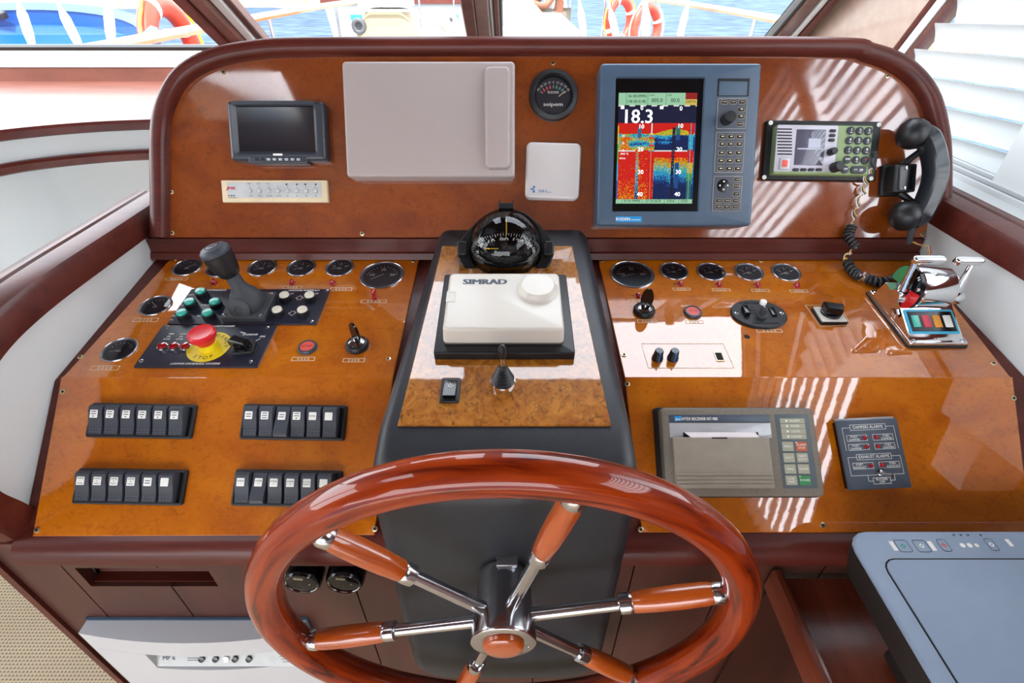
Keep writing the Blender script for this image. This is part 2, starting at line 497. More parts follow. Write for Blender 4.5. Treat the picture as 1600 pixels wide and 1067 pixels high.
def wheel_wood(name, c0, c1, c2):
    m = bpy.data.materials.new(name); m.use_nodes = True
    nt = m.node_tree; b = nt.nodes['Principled BSDF']; N = nt.nodes.new; K = nt.links.new
    tc = N('ShaderNodeTexCoord'); sp = N('ShaderNodeSeparateXYZ'); K(tc.outputs['Object'], sp.inputs[0])
    an = N('ShaderNodeMath'); an.operation = 'ARCTAN2'; K(sp.outputs['Y'], an.inputs[0]); K(sp.outputs['X'], an.inputs[1])
    xx = N('ShaderNodeMath'); xx.operation = 'MULTIPLY'; K(sp.outputs['X'], xx.inputs[0]); K(sp.outputs['X'], xx.inputs[1])
    yy = N('ShaderNodeMath'); yy.operation = 'MULTIPLY_ADD'; K(sp.outputs['Y'], yy.inputs[0]); K(sp.outputs['Y'], yy.inputs[1]); K(xx.outputs[0], yy.inputs[2])
    rr_ = N('ShaderNodeMath'); rr_.operation = 'SQRT'; K(yy.outputs[0], rr_.inputs[0])
    cb = N('ShaderNodeCombineXYZ')
    for k, (src, f) in enumerate(((an, 1.6), (rr_, 55.0))):
        mu = N('ShaderNodeMath'); mu.operation = 'MULTIPLY'; mu.inputs[1].default_value = f; K(src.outputs[0], mu.inputs[0]); K(mu.outputs[0], cb.inputs[k])
    mz = N('ShaderNodeMath'); mz.operation = 'MULTIPLY'; mz.inputs[1].default_value = 55.0; K(sp.outputs['Z'], mz.inputs[0]); K(mz.outputs[0], cb.inputs[2])
    n = N('ShaderNodeTexNoise'); n.inputs['Scale'].default_value = 1.6; n.inputs['Detail'].default_value = 6; n.inputs['Distortion'].default_value = 0.8; K(cb.outputs[0], n.inputs['Vector'])
    r = N('ShaderNodeValToRGB'); r.color_ramp.elements[0].position = .3; r.color_ramp.elements[1].position = .62
    r.color_ramp.elements[0].color = C(c2); r.color_ramp.elements[1].color = C(c1); e = r.color_ramp.elements.new(.42); e.color = C(c0)
    K(n.outputs['Fac'], r.inputs[0]); K(r.outputs[0], b.inputs['Base Color'])
    b.inputs['Roughness'].default_value = .35; b.inputs['Coat Weight'].default_value = .85; b.inputs['Coat Roughness'].default_value = .04; b.inputs['Specular IOR Level'].default_value = .1
    return m
WHEELWOOD = wheel_wood('polished_rim_wood', '#7c2203', '#9c3606', '#421002')
DECKWOOD = wood('varnished_rail', '#8a5224', '#a06a34', '#603818', scale=(20, 2, 20), fine=60, fine_amt=0.3, rough=0.4, coat=0.5)
BLACKP = mk('black_plastic', '#17181b', 0.42, bump=0.15, bscale=900)
BLACKG = mk('black_gloss', '#0c0c0f', 0.15)
LEATHER = mk('black_leatherette', '#26282d', 0.42, bump=0.25, bscale=700, rvar=0.06)
ROCKER = mk('rocker_plastic', '#383b44', 0.5, bump=0.1, bscale=900)
PLATE = mk('black_anodised_plate', '#1d2030', 0.38)
RUBBER = mk('grey_rubber', '#3a3d42', 0.6, bump=0.15, bscale=500)
BLUEGREY = mk('bluegrey_casing', '#45586c', 0.38, bump=0.05, bscale=1200)
KEYGREY = mk('key_panel_grey', '#4d525c', 0.45)
DARKGREY = mk('dark_grey_casing', '#3c4048', 0.32)
COVER = mk('beige_white_cover', '#aca09c', 0.38, bump=0.05, bscale=1500, var=.015, scale=6)
WHITEP = mk('ivory_plastic', '#d9d2c6', 0.3, var=.015, scale=8)
WHITEG = mk('white_gloss_cover', '#cfc9c6', 0.18, coat=0.5, var=.015, scale=8)
CREAM = mk('cream_plastic', '#e2d0ac', 0.45)
PALEGREY = mk('pale_grey_face', '#c2c5c4', 0.4)
TAUPE = mk('taupe_casing', '#7d7467', 0.6, bump=0.25, bscale=900, var=0.1, scale=300)
TAUPE_L = mk('taupe_cover', '#9b9080', 0.55, bump=0.15, bscale=900)
GELCOAT = mk('white_gelcoat', '#c6caca', 0.3, coat=0.3, var=.01, scale=4)
WALLWHITE = mk('white_wall_panel', '#d9dedd', 0.45, var=.012, scale=4)
CEILING = mk('ceiling_headliner', '#e2e0da', 0.6)
DECK = mk('white_deck', '#989894', 0.4, var=.03, scale=3)
BEIGE = mk('beige_quarter_panel', '#b9a193', 0.25, coat=0.4)
CHROME = mk('chrome', '#e8e8ea', 0.08, metal=1.0, var=0.02)
STEEL = mk('polished_steel', '#c9c9cc', 0.16, metal=1.0, var=0.03)
ALU = mk('brushed_aluminium', '#c9ccd0', 0.35, metal=1.0)
BRASS = mk('pale_brass', '#d8c8a0', 0.3, metal=1.0)
REDLAMP = mk('red_lens', '#a00d16', 0.15, coat=0.8)
REDBTN = mk('red_mushroom_button', '#d8262c', 0.3)
REDSOFT = mk('red_button_face', '#e2594c', 0.4)
YELLOW = mk('yellow_ring', '#e8cf1c', 0.4)
YELLOWL = mk('yellow_line', '#e8c020', 0.4)
TEAL = mk('teal_button', '#12b09a', 0.25, coat=0.5)
IVORYB = mk('ivory_button', '#e6e0cc', 0.25, coat=0.5)
INK = mk('white_print', '#f0efe8', 0.5)
INKD = mk('dark_print', '#26262a', 0.5)
INKB = mk('slate_print', '#3d4656', 0.5)
INKR = mk('red_print', '#c8142c', 0.5)
INKBL = mk('blue_print', '#1d6fa8', 0.5)
INKG = mk('green_print', '#2f9a86', 0.5)
INKGOLD = mk('cream_engraving', '#ead9b8', 0.5)
SKYB = mk('cyan_badge', '#1590d0', 0.4)
DIAL = mk('gauge_dial', '#35363f', 0.4)  # lightened to stand in for reflections on the glass
DIALW = mk('chrome_dial_wall', '#8d9096', 0.3, metal=0.7)
GREENP = mk('green_keypad_face', '#8a9f6e', 0.45)
SILVERP = mk('silver_face', '#c4c0cc', 0.35)
LCD = mk('radio_lcd', '#5b5868', 0.1, coat=0.6)
LCDL = mk('radio_lcd_pale', '#b9bccc', 0.2)
BLUELINE = mk('blue_marker', '#2a78c8', 0.4)
KEYTAUPE = mk('membrane_key', '#a9a892', 0.5)
KEYRED = mk('membrane_key_red', '#c26440', 0.5)
KEYGREEN = mk('membrane_key_green', '#3d8a55', 0.5)
MEMB = mk('membrane_panel', '#5b6468', 0.35)
CLEARP = mk('clear_paper_window', '#b9b9bb', 0.12, coat=0.8)
PAPER = mk('paper', '#efe6e4', 0.7)
NAVY = mk('navy_plate', '#4c5563', 0.3)
STEELBLUE = mk('alarm_plate_grey', '#4a535e', 0.3, metal=0.2)
PRINTER = mk('printer_top', '#8a9bb0', 0.38, bump=0.05, bscale=1500, var=.02)  # sky reflection put into the lighter base colour
PRINTERD = mk('printer_side', '#24201f', 0.5)
HOLE = mk('dark_hole', '#0a0808', 0.8)
GLASS = glass_mat('window_glass', ior=1.3)
GGLASS = glass_mat('gauge_glass', ior=1.5)
SCREENM = mk('monitor_screen', '#17141c', 0.12, coat=1.0, coat_rough=0.10, var=0, scale=2)
SLAT = slat_mat('blind_slat', '#d8dada')
CARPET = carpet_mat()
SEA = sea_mat()
ORANGE = mk('lifebuoy_orange', '#b82c0c', 0.45)
ROPEY = mk('yellow_rope', '#f0b41e', 0.6)
HEATER = mk('heater_shell', '#c4c4c6', 0.4, var=.02, scale=6)
ROPEW = mk('white_rope', '#ebe6dc', 0.7)
BLUEBOAT = mk('blue_boat_shell', '#023f7c', 0.35, spec=.2)
BLUEBOAT_L = mk('pale_blue_rim', '#336a92', 0.4)
SHORE = mk('dry_shore', '#857658', 0.9, var=0.35, scale=0.6)
CANVAS = mk('canvas_cover', '#7c7058', 0.8, scale=5)
SKIN = mk('skin', '#6e3e26', 0.5)
SHIRT = mk('white_shirt', '#b8b8b8', 0.8)
SHORTS = mk('grey_shorts', '#4e4840', 0.8)
HAIR = mk('dark_hair', '#2c2019', 0.7)
CABLE = mk('cable_black', '#2b2c2e', 0.45)
WIREW = mk('wire_white', '#e4dfe4', 0.5)
WIREY = mk('wire_yellow', '#d8b83a', 0.5)
WIRER = mk('wire_red', '#c0354a', 0.5)
# ---------------------------------------------------------------- the wheelhouse
def struct(mb, name, m, label=None, cat=None, smooth=True):
    o = mb.build(name, m, None, smooth)
    tag(o, label, cat, kind='structure'); return o

def yz_prism(pts, x0, x1):
    """closed outline in (F, z below the eye) pushed along x"""
    return MB().loft([[(x, f, H + z) for f, z in pts] for x in (x0, x1)])

ZS = H - 0.30                       # port shelf height
WP = Plane(1.92, H - 0.205, 142.0)  # raked windscreen
ROOF = H + 0.65

mb = MB(); mb.box(-2.2, 1.0, -3.4, 2.0, -0.04, 0.0)
struct(mb, 'floor', CARPET, 'beige woven matting on the wheelhouse floor', 'floor')

mb = MB()
hx0_, hx1_, hf0, hf1 = -1.62, -0.86, -0.05, 0.30
mb.box(-2.1, hx0_, -3.4, 0.86, ROOF, ROOF + 0.06); mb.box(hx1_, 1.1, -3.4, 0.86, ROOF, ROOF + 0.06)  # aft stretch of roof added out of view to shade the floor
mb.box(hx0_, hx1_, -3.4, hf0, ROOF, ROOF + 0.06); mb.box(hx0_, hx1_, hf1, 0.86, ROOF, ROOF + 0.06)
struct(mb, 'ceiling', CEILWOOD, 'varnished mahogany wheelhouse ceiling', 'ceiling', False)
wh3 = root('added_opening', 'unseen roof opening added to be mirrored in the monitor', 'hatch'); tag(wh3, kind='structure')  # unseen opening added for bright reflections in monitor and upper panel
mb = MB(); mb.poly([(hx0_, hf0, ROOF + 0.05), (hx1_, hf0, ROOF + 0.05), (hx1_, hf1, ROOF + 0.05), (hx0_, hf1, ROOF + 0.05)]); mb.build('pane', GLASS, wh3, False)

# helm side wall on the port side, with its rounded aft end
wl = [(1.02, -0.405), (0.62, -0.405), (0.54, -0.42), (0.47, -0.455), (0.435, -0.50), (0.43, -0.55), (0.445, -0.60), (0.455, -0.66), (0.455, -1.5), (1.02, -1.5)]
struct(yz_prism(wl, -0.775, -0.70), 'wall_left', WALLWHITE, 'white side panel beside the switch rows', 'wall')
wr = [(1.02, -0.38), (0.46, -0.38), (0.46, -1.5), (1.02, -1.5)]
struct(yz_prism(wr, 0.79, 0.86), 'wall_right', WALLWHITE, 'white side panel beside the chrome throttle', 'wall')

def coping(path, name, label, flip=1):
    prof = [(-0.005, -0.022), (0.0, 0.010), (0.006, 0.019), (0.016, 0.022), (0.045, 0.022), (0.048, 0.018), (0.052, 0.018), (0.055, 0.022), (0.072, 0.022), (0.080, 0.016), (0.083, 0.004), (0.083, -0.022)]
    prof = [(x * flip, y) for x, y in prof]
    mb = MB(); L = []
    P = catmull(path, 6)
    for i, p in enumerate(P):
        t = (P[min(i + 1, len(P) - 1)] - P[max(i - 1, 0)]).normalized()
        n = Vector((0, -t.z, t.y))
        if n.z < 0 and i < 3: n = -n
        L.append((p, n))
    loops = []
    for p, n in L:
        loops.append([tuple(p + Vector((x, 0, 0)) + n * y) for x, y in prof])
    mb.loft(loops)
    return struct(mb, name, MAROON, label, 'coping')

coping([(-0.695, 1.03, H - 0.388), (-0.695, 0.85, H - 0.388), (-0.695, 0.64, H - 0.390), (-0.695, 0.53, H - 0.408), (-0.695, 0.455, H - 0.452),
        (-0.695, 0.418, H - 0.51), (-0.695, 0.418, H - 0.57), (-0.695, 0.432, H - 0.62), (-0.695, 0.44, H - 0.665)][::-1], 'trim_1', 'dark mahogany coping along the port side panel', -1)
coping([(0.787, 0.44, H - 0.363), (0.787, 0.6, H - 0.363), (0.787, 1.03, H - 0.363)], 'trim_2', 'dark mahogany coping along the starboard side panel', 1)

# port shelf, its two edge trims, fascia and the white well below
pth = [at_z(x, y, ZS) for x, y in ((-420, 262), (-200, 235), (-60, 214), (0, 205), (60, 198.5), (120, 193.5), (180, 190), (245, 187.5), (330, 186.5))]
pth[-1].y = pth[-2].y + 0.03
edge = catmull(pth, 5)
mb = MB()
mb.add([tuple(p) for p in edge] + [(p.x if i else p.x - 0.6, 1.88, ZS) for i, p in enumerate(edge)], [])
n = len(edge)
for i in range(n - 1):
    mb.f.append((i, i + 1, n + i + 1, n + i)); mb.m.append(0)
low = [(p.x, p.y, ZS - 0.03) for p in edge]
struct(mb, 'trim_3', SHELFWOOD, 'glossy mahogany shelf under the port window', 'shelf')
def strip(path, dz0, dz1, dy0, name, m, label, cat='trim'):
    mb = MB()
    mb.sweep([(p.x, p.y, p.z) for p in path], [(dy0 - 0.006, dz0), (dy0, dz0 + 0.004), (dy0, dz1 - 0.006), (dy0 - 0.005, dz1), (-0.04, dz1), (-0.04, dz0)])
    return struct(mb, name, m, label, cat)
strip(edge, -0.020, 0.004, 0.014, 'trim_4', MAROON, 'mahogany edging along the front of the port shelf')
strip(edge, -0.092, -0.068, 0.014, 'trim_5', MAROON, 'second mahogany edging below the port shelf')
mb = MB(); mb.sheet([[(p.x, p.y + 0.006, ZS + dz) for p in edge] for dz in (0.0, -0.09)])
struct(mb, 'wall_fascia', GELCOAT, 'white fascia band between the two mahogany edgings', 'fascia')
back = [Vector((p.x, p.y + 0.09, p.z)) for p in edge]
mb = MB()
L = []
for dz, dy in ((-0.06, 0.0), (-0.14, 0.0), (-0.24, 0.015), (-0.34, 0.0), (-0.44, -0.05), (-0.54, -0.14), (-0.62, -0.27), (-0.67, -0.42), (-0.69, -0.60)):
    L.append([(p.x, p.y + dy, ZS + dz) for p in back])
vs = [v for l in L for v in l]; fs = []
for k in range(len(L) - 1):
    for i in range(n - 1):
        fs.append((k * n + i, k * n + i + 1, (k + 1) * n + i + 1, (k + 1) * n + i))
mb.add(vs, fs)
struct(mb, 'wall_front', GELCOAT, 'white moulded well forward of the port side', 'wall')
g0 = at(117, 262, 1.43); g1 = at(262, 264, 1.46)
mb = MB()
mb.sweep([g0 + Vector((0, -0.02, -0.010)), g0 + Vector((0.02, -0.024, -0.012)), g1 + Vector((0, -0.02, -0.012))], [(0.0, -0.013), (0.012, -0.013), (0.016, 0.0), (0.012, 0.011), (0.0, 0.011), (-0.02, 0.0)])
tag(mb.build('grab_rail', MAROON), 'short mahogany grab rail fixed inside the white port well', 'grab rail')

# window sill riser, white frame strip with screws, raked glazing
mb = MB(); mb.box(-2.1, 1.25, 1.88, 1.93, ZS - 0.02, ZS + 0.042)
struct(mb, 'trim_6', SHELFWOOD, 'mahogany riser under the windscreen frame', 'trim')
wf = root('window_1', 'raked windscreen with white frame and mahogany mullions', 'windscreen'); tag(wf, kind='structure')
mb = MB()
fr = [(0.0, 0.042), (0.0, 0.046), (0.006, 0.085), (0.012, 0.089), (0.03, 0.089), (0.03, 0.042)]
mb.loft([[(x, 1.878 + a, ZS + b) for a, b in fr] for x in (-1.93, 1.2)])
mb.build('frame_rail', GELCOAT, wf)
mb = MB(); mb.loft([[(x, 1.875 + a, ZS + b) for a, b in ((0.012, 0.0885), (0.008, 0.098), (0.016, 0.104), (0.03, 0.104), (0.03, 0.0885))] for x in (-1.96, 1.2)])
mb.build('gasket', BLACKP, wf)
for i in range(7):
    mb = MB(); mb.lathe([(0.0035, 0), (0.003, 0.0012), (0.0005, 0.0014)], 8)
    p = at(42 + 52 * i, 90, 1.879)
    mb.build('screw', STEEL, wf, M=T(*p) @ RX(82))
# rounded port end of the frame
cpath = [(-1.93, 1.892, ZS + 0.066), (-1.985, 1.89, ZS + 0.073), (-2.02, 1.875, ZS + 0.10), (-2.035, 1.83, ZS + 0.15), (-2.04, 1.5, ZS + 0.42)]
mb = MB(); mb.tube(catmull(cpath, 5), 0.022, 8); mb.build('frame_end', GELCOAT, wf)

def wp_strip(c, h0, h1, name, m, parent, vlo=-0.12, vhi=None):
    """c = pixel corners TL TR BR BL of a bar lying in the windscreen; carried on to the roof"""
    vhi = vhi or (ROOF - WP.o.z) / math.sin(math.radians(38))
    tl, tr, br, bl = [WP.L(x, y) for x, y in c]
    def ext(a, b, v):
        k = (v - b[1]) / (a[1] - b[1]); return (b[0] + (a[0] - b[0]) * k, v)
    q = [ext(tl, bl, vlo), ext(tr, br, vlo), ext(tr, br, vhi), ext(tl, bl, vhi)]
    mb = MB(); mb.prism(q, h0, h1, 0.004)
    return mb.build(name, m, parent, M=WP.M())

# port mullion
wp_strip([(292, 0), (312, 0), (377, 68), (361, 70)], -0.02, 0.045, 'mullion', MAROON, wf)
wp_strip([(311, 0), (334, 0), (393, 64), (375, 68)], -0.02, 0.035, 'mullion', SHELFWOOD, wf)
wp_strip([(334, 0), (352, 0), (405, 62), (392, 64)], -0.02, 0.016, 'glazing_bead', GELCOAT, wf)
wp_strip([(352, 0), (363, 0), (416, 62), (405, 62)], -0.02, 0.010, 'gasket', MAROON_D, wf)
# centre mullion
wp_strip([(722, 0), (742, 0), (749, 62), (733, 62)], -0.02, 0.040, 'mullion', MAROON, wf)
wp_strip([(741, 0), (764, 0), (769, 62), (748, 62)], -0.02, 0.032, 'mullion', SHELFWOOD, wf)
wp_strip([(764, 0), (770, 0), (774, 62), (769, 62)], -0.02, 0.018, 'glazing_bead', GELCOAT, wf)
wp_strip([(770, 0), (780, 0), (783, 62), (774, 62)], -0.02, 0.022, 'mullion', MAROON, wf)
wp_strip([(780, 0), (785, 0), (786, 62), (783, 62)], -0.02, 0.012, 'gasket', BLACKP, wf)
# starboard post
wp_strip([(1250, 0), (1254, 0), (1203, 62), (1198, 62)], -0.02, 0.012, 'gasket', BLACKP, wf)
wp_strip([(1254, 0), (1275, 0), (1223, 62), (1203, 62)], -0.02, 0.018, 'mullion', SHELFWOOD, wf)
wp_strip([(1275, 0), (1284, 0), (1231, 62), (1223, 62)], -0.02, 0.026, 'glazing_bead', GELCOAT, wf)
wp_strip([(1284, 0), (1296, 0), (1243, 62), (1231, 62)], -0.02, 0.036, 'mullion', MAROON, wf)
vt = (ROOF - WP.o.z) / math.sin(math.radians(38))
def pane(c0, c1, name='pane'):
    q = []
    for (x, y), v in ((c0[1], 0.0), (c1[1], 0.0), (c1[0], vt), (c0[0], vt)):
        pass
    def ext(a, b, v):
        a = WP.L(*a); b = WP.L(*b); k = (v - b[1]) / (a[1] - b[1]); return (b[0] + (a[0] - b[0]) * k, v)
    q = [ext(c0[0], c0[1], -0.02), ext(c1[0], c1[1], -0.02), ext(c1[0], c1[1], vt), ext(c0[0], c0[1], vt)]
    mb = MB(); mb.poly([(x, y, 0.0) for x, y in q]); mb.build(name, GLASS, wf, False, WP.M())
pane(((-160, 0), (-40, 70)), ((300, 0), (365, 68)))
pane(((356, 0), (408, 62)), ((725, 0), (735, 62)))
pane(((778, 0), (783, 62)), ((1255, 0), (1205, 62)))
mb = MB(); mb.box(-2.05, 1.1, 0.82, 0.86, ROOF - 0.03, ROOF); struct(mb, 'trim_7', MAROON, 'mahogany header over the windscreen', 'trim')
mb = MB(); mb.prism([(-2.0, 0.72), (-0.38, 0.72), (-0.38, vt), (-2.0, vt)], 0.02, 0.03); o = mb.build('added_reflection_board', MAROON, wf, M=WP.M())  # unseen board added so the port desk mirrors less sky
mb = MB(); mb.prism([(-0.38, 1.07), (1.0, 1.07), (1.0, vt), (-0.38, vt)], 0.02, 0.04); mb.build('added_header_board', MAROON, wf, M=WP.M())  # unseen board added to end the bright reflection on the burl plate

# starboard: quarter panel, raked pillar, sill, two blinds
PX = 0.965
pb = at_x(1412, 108, PX); pt = at_x(1506, -8, PX)
dirp = (pt - pb) / (pt.z - pb.z)
p_lo = pb + dirp * (H - 0.36 - pb.z); p_hi = pb + dirp * (ROOF - pb.z)
w0 = WP.P(*[WP.L(1243, 62)[0], -0.12]); k0 = WP.L(1296, 0); k1 = WP.L(1243, 62)
kx = k1[0] + (k0[0] - k1[0]) * (vt - k1[1]) / (k0[1] - k1[1]); w1 = WP.P(kx, vt)
mb = MB(); mb.poly([tuple(p_lo + Vector((0.02, 0, 0))), tuple(w0), tuple(w1), tuple(p_hi + Vector((0.02, 0, 0)))])
struct(mb, 'wall_quarter', BEIGE, 'beige quarter panel between windscreen and starboard blind', 'wall panel', False)
pr = root('trim_8', 'raked chrome and mahogany pillar strip beside the starboard blind', 'trim'); tag(pr, kind='structure')
for off, w, m, nm, hh in ((-0.062, 0.010, CHROME, 'chrome_strip', 0.006), (-0.050, 0.016, MAROON, 'mahogany_strip', 0.012), (-0.030, 0.030, GELCOAT, 'white_strip', 0.008), (-0.004, 0.014, SHELFWOOD, 'inner_strip', 0.004)):
    n0 = Vector((0, dirp.z, -dirp.y)).normalized() * -1
    a = p_lo + Vector((0, 1, 0)) * -off; b = p_hi + Vector((0, 1, 0)) * -off
    mb = MB(); mb.sweep([a, b], [(-w / 2, 0), (w / 2, 0), (w / 2, 0.012 + hh), (0, 0.015 + hh), (-w / 2, 0.012 + hh)], up=Vector((-1, 0, 0)))
    mb.build(nm, m, pr)
mb = MB(); mb.box(0.86, PX + 0.06, 0.30, 1.62, H - 0.42, H - 0.345); struct(mb, 'trim_9', GELCOAT, 'white sill below the starboard blinds', 'sill')
sl = root('trim_10', 'black and white sliding window track under the blind', 'window track'); tag(sl, kind='structure')
for i in range(3):
    mb = MB(); mb.box(0.905 + 0.020 * i, 0.914 + 0.020 * i, 0.80, 1.50, H - 0.345, H - 0.336 + 0.004 * i); mb.build('track', GELCOAT, sl)
    mb = MB(); mb.box(0.9145 + 0.020 * i, 0.9165 + 0.020 * i, 0.80, 1.50, H - 0.345, H - 0.336 + 0.004 * i); mb.build('track_seal', BLACKP, sl)
mb = MB(); mb.box(PX - 0.035, PX + 0.06, 0.80, 0.985, H - 0.345, ROOF); struct(mb, 'wall_pillar', WALLWHITE, 'white pillar between the starboard blinds', 'pillar')
mb = MB(); mb.box(PX + 0.0, PX + 0.06, -3.4, 0.46, 0, H + 0.05); mb.box(PX - 0.015, PX + 0.0, 0.42, 0.47, H - 0.37, ROOF); mb.box(PX, PX + 0.06, -3.4, -0.56, H - 0.37, ROOF)  # wall carried on aft, out of view, to keep the sun out
struct(mb, 'wall_starboard', CEILWOOD, 'mahogany starboard wall aft of the blind', 'wall', False)
mb = MB(); mb.box(PX + 0.0, PX + 0.06, 0.80, 1.35, H + 0.46, ROOF); struct(mb, 'wall_header', WALLWHITE, 'white strip over the starboard blinds', 'wall')

def blind(name, label, x, f0, f1, z0, z1, pitch, width, tilt, slope, group=None, cut=None):
    r = root(name, label, 'blind', group=group)
    z = z0; me = None
    while z < z1:
        a = f0; b = f1
        if cut: b = cut(z)
        mb = MB(); k = 5; loops = []
        for f in (a, b):
            pts = []
            for j in range(k):
                s = -width / 2 + width * j / (k - 1)
                bow = 0.004 * (1 - (2 * j / (k - 1) - 1) ** 2)
                pts.append((s, bow))
            pts = pts + [(p[0], p[1] - 0.0015) for p in pts[::-1]]
            ca, sa = math.cos(math.radians(tilt)), math.sin(math.radians(tilt))
            loops.append([(x + p[0] * ca - p[1] * sa, f, z + p[0] * sa + p[1] * ca + (f - 1.2) * slope) for p in pts])
        mb.loft(loops)
        mb.build('slat', SLAT, r)
        z += pitch
    return r
cutf = lambda z: pb.y + dirp.y * (z - pb.z) - 0.012
blind('venetian_blind', 'white venetian blind with broad closed slats beside the upper panel', PX - 0.005, 0.99, 1.4, H - 0.322, H + 0.36, 0.052, 0.056, -68, -0.06, cut=cutf)
blind('slatted_blind', 'white open-slatted blind mirrored in the upper panel beside the handset', PX + 0.02, 0.47, 0.80, H - 0.36, H + 0.64, 0.054, 0.032, 20, 0.0)
blind('slatted_blind', 'white open-slatted blind aft of the post, mirrored beside the alarm plate', PX + 0.02, -0.55, 0.42, H + 0.07, H + 0.64, 0.054, 0.032, 20, 0.0)

# port side and what lies aft
mb = MB(); mb.box(-2.12, -2.05, -1.4, 2.0, 0, H - 0.22); struct(mb, 'wall_port', WALLWHITE, 'white port wall under the side window', 'wall')
mb = MB(); mb.box(-2.12, -2.05, -2.2, -0.3, H - 0.22, ROOF); struct(mb, 'added_port_wall', CEILWOOD, 'unseen mahogany wall added aft of the port window to darken reflections', 'wall', False)  # unseen wall added to take a bright reflection off the port switch panel
mb = MB(); mb.box(-2.10, -2.05, 0.25, 0.35, H - 0.22, ROOF); struct(mb, 'wall_post', WALLWHITE, 'white post in the port side window', 'post')
mb = MB(); mb.poly([(-2.08, -0.3, H - 0.22), (-2.08, 1.9, H - 0.22), (-2.08, 0.85, ROOF), (-2.08, -0.3, ROOF)]); struct(mb, 'window_2', GLASS, 'port side window pane', 'window', False)
# ---------------------------------------------------------------- helm console
con = root('helm_console', 'wide mahogany helm console with lacquered orange veneer instrument panels', 'console')

def frel(p): return (p.y, p.z - H)
d_t = (D.o.y, D.o.z - H); w_t = (W.o.y, W.o.z - H); w_b = (WB.y, WB.z - H)
prof = [(1.02, -0.43), (d_t[0] + 0.002, -0.43), (d_t[0] + 0.002, d_t[1] - 0.005), (w_t[0], w_t[1] - 0.006), (w_b[0] + 0.004, w_b[1] - 0.006), (0.47, w_b[1] - 0.02), (0.47, -0.90), (1.02, -0.90)]
yz_prism(prof, -0.699, 0.789).build('carcass', MAROON, con)
# upright strip between desk and upper panel, with its ledge
mb = yz_prism([(d_t[0] - 0.010, d_t[1] + 0.001), (d_t[0] - 0.006, d_t[1] + 0.012), (d_t[0] - 0.001, d_t[1] + 0.014), (d_t[0] + 0.0, -0.416), (1.0, -0.416), (1.0, d_t[1] - 0.002)], -0.698, 0.788)
mb.build('upright_strip', MAROON, con)

# upper panel: outline followed in pixels
inner = [(263, 371), (262, 300), (262, 215), (272, 172), (296, 132), (338, 107), (400, 93), (500, 88), (850, 87), (1280, 88), (1350, 98), (1400, 120), (1435, 158), (1450, 205), (1455, 260), (1452, 330), (1446, 371)]
ip = [U.L(x, y) for x, y in inner]
ipc = [(p.x, p.y) for p in catmull([(a, b, 0) for a, b in ip[1:-1]], 4)]
poly = [ip[0]] + ipc + [ip[-1]]
mb = MB(); mb.prism(poly, -0.012, 0.0)
mb.build('upper_panel', VENEER_DIM, con, M=U.M())
mid = [(253, 371), (253, 300), (253, 212), (262, 164), (288, 120), (333, 94), (398, 80), (490, 75), (850, 74), (1285, 75), (1354, 84), (1408, 106), (1446, 148), (1463, 205), (1467, 260), (1466, 330), (1461, 371)]
mp_ = [U.L(x, y) for x, y in mid]
mpc = [Vector((p.x, p.y, 0)) for p in catmull([(a, b, 0) for a, b in mp_], 5)]
rp = [(-0.0155, -0.14), (-0.0155, 0.008), (-0.012, 0.016), (-0.005, 0.020), (0.005, 0.020), (0.012, 0.016), (0.0155, 0.008), (0.0155, -0.14)]
mb = MB(); mb.sweep(mpc, rp, up=Vector((0, 0, 1)))
mb.build('panel_surround', MAROON, con, M=U.M())
mb = MB(); mb.prism(poly, -0.16, -0.15); mb.build('back_board', MAROON_D, con, M=U.M())

# desk and switch panels
def dpanel(plane, px, name, m, t=0.006):
    pts = [plane.L(x, y) for x, y in px]
    mb = MB(); mb.prism(pts, -t, 0.0, 0.0012)
    return mb.build(name, m, con, M=plane.M())
dl = dpanel(D, [(268, 402), (655, 404), (614, 590), (97, 590)], 'gauge_panel', VENEER)
dr = dpanel(D, [(934, 404), (1432, 402), (1580, 590), (976, 590)], 'gauge_panel', VENEER)
wl_ = dpanel(W, [(95, 589), (614, 589), (585, 836), (50, 838)], 'switch_panel', VENEER)
wr_ = dpanel(W, [(976, 589), (1583, 589), (1612, 832), (1003, 832)], 'switch_panel', VENEER)
for x0, x1, y in ((97, 612, 590), (977, 1580, 590)):
    a = D.hit(x0, y); b = D.hit(x1, y)
    mb = MB(); mb.tube([a + Vector((0, 0.003, -0.0052)), b + Vector((0, 0.003, -0.0052))], 0.0055, 12); mb.build('panel_nose', VENEER, con)
# screws with pale cups
def screw(plane, px, py, parent=con, r=0.0042, cup=True):
    u, v = plane.L(px, py)
    mb = MB(); mb.lathe([(r, 0.0), (r * 0.95, 0.0012), (r * 0.55, 0.0016)], 12)
    o = mb.build('screw_cup', BRASS, parent, M=plane.M(u, v))
    mb = MB(); mb.lathe([(r * 0.5, 0.0012), (r * 0.45, 0.0022), (0.0004, 0.0024)], 8)
    mb.build('screw', HOLE, o)
for q in ((349, 113), (864, 99), (1386, 119), (269, 364), (566, 365), (860, 364), (1441, 366), (268, 300)): screw(U, *q)
for q in ((275, 405), (439, 402), (646, 408), (126, 558), (607, 561), (940, 408), (975, 555), (1189, 408), (1552, 568)): screw(D, *q)
for q in ((99, 612), (58, 828), (586, 826), (1001, 827), (1285, 820), (980, 600), (1583, 622)): screw(W, *q)
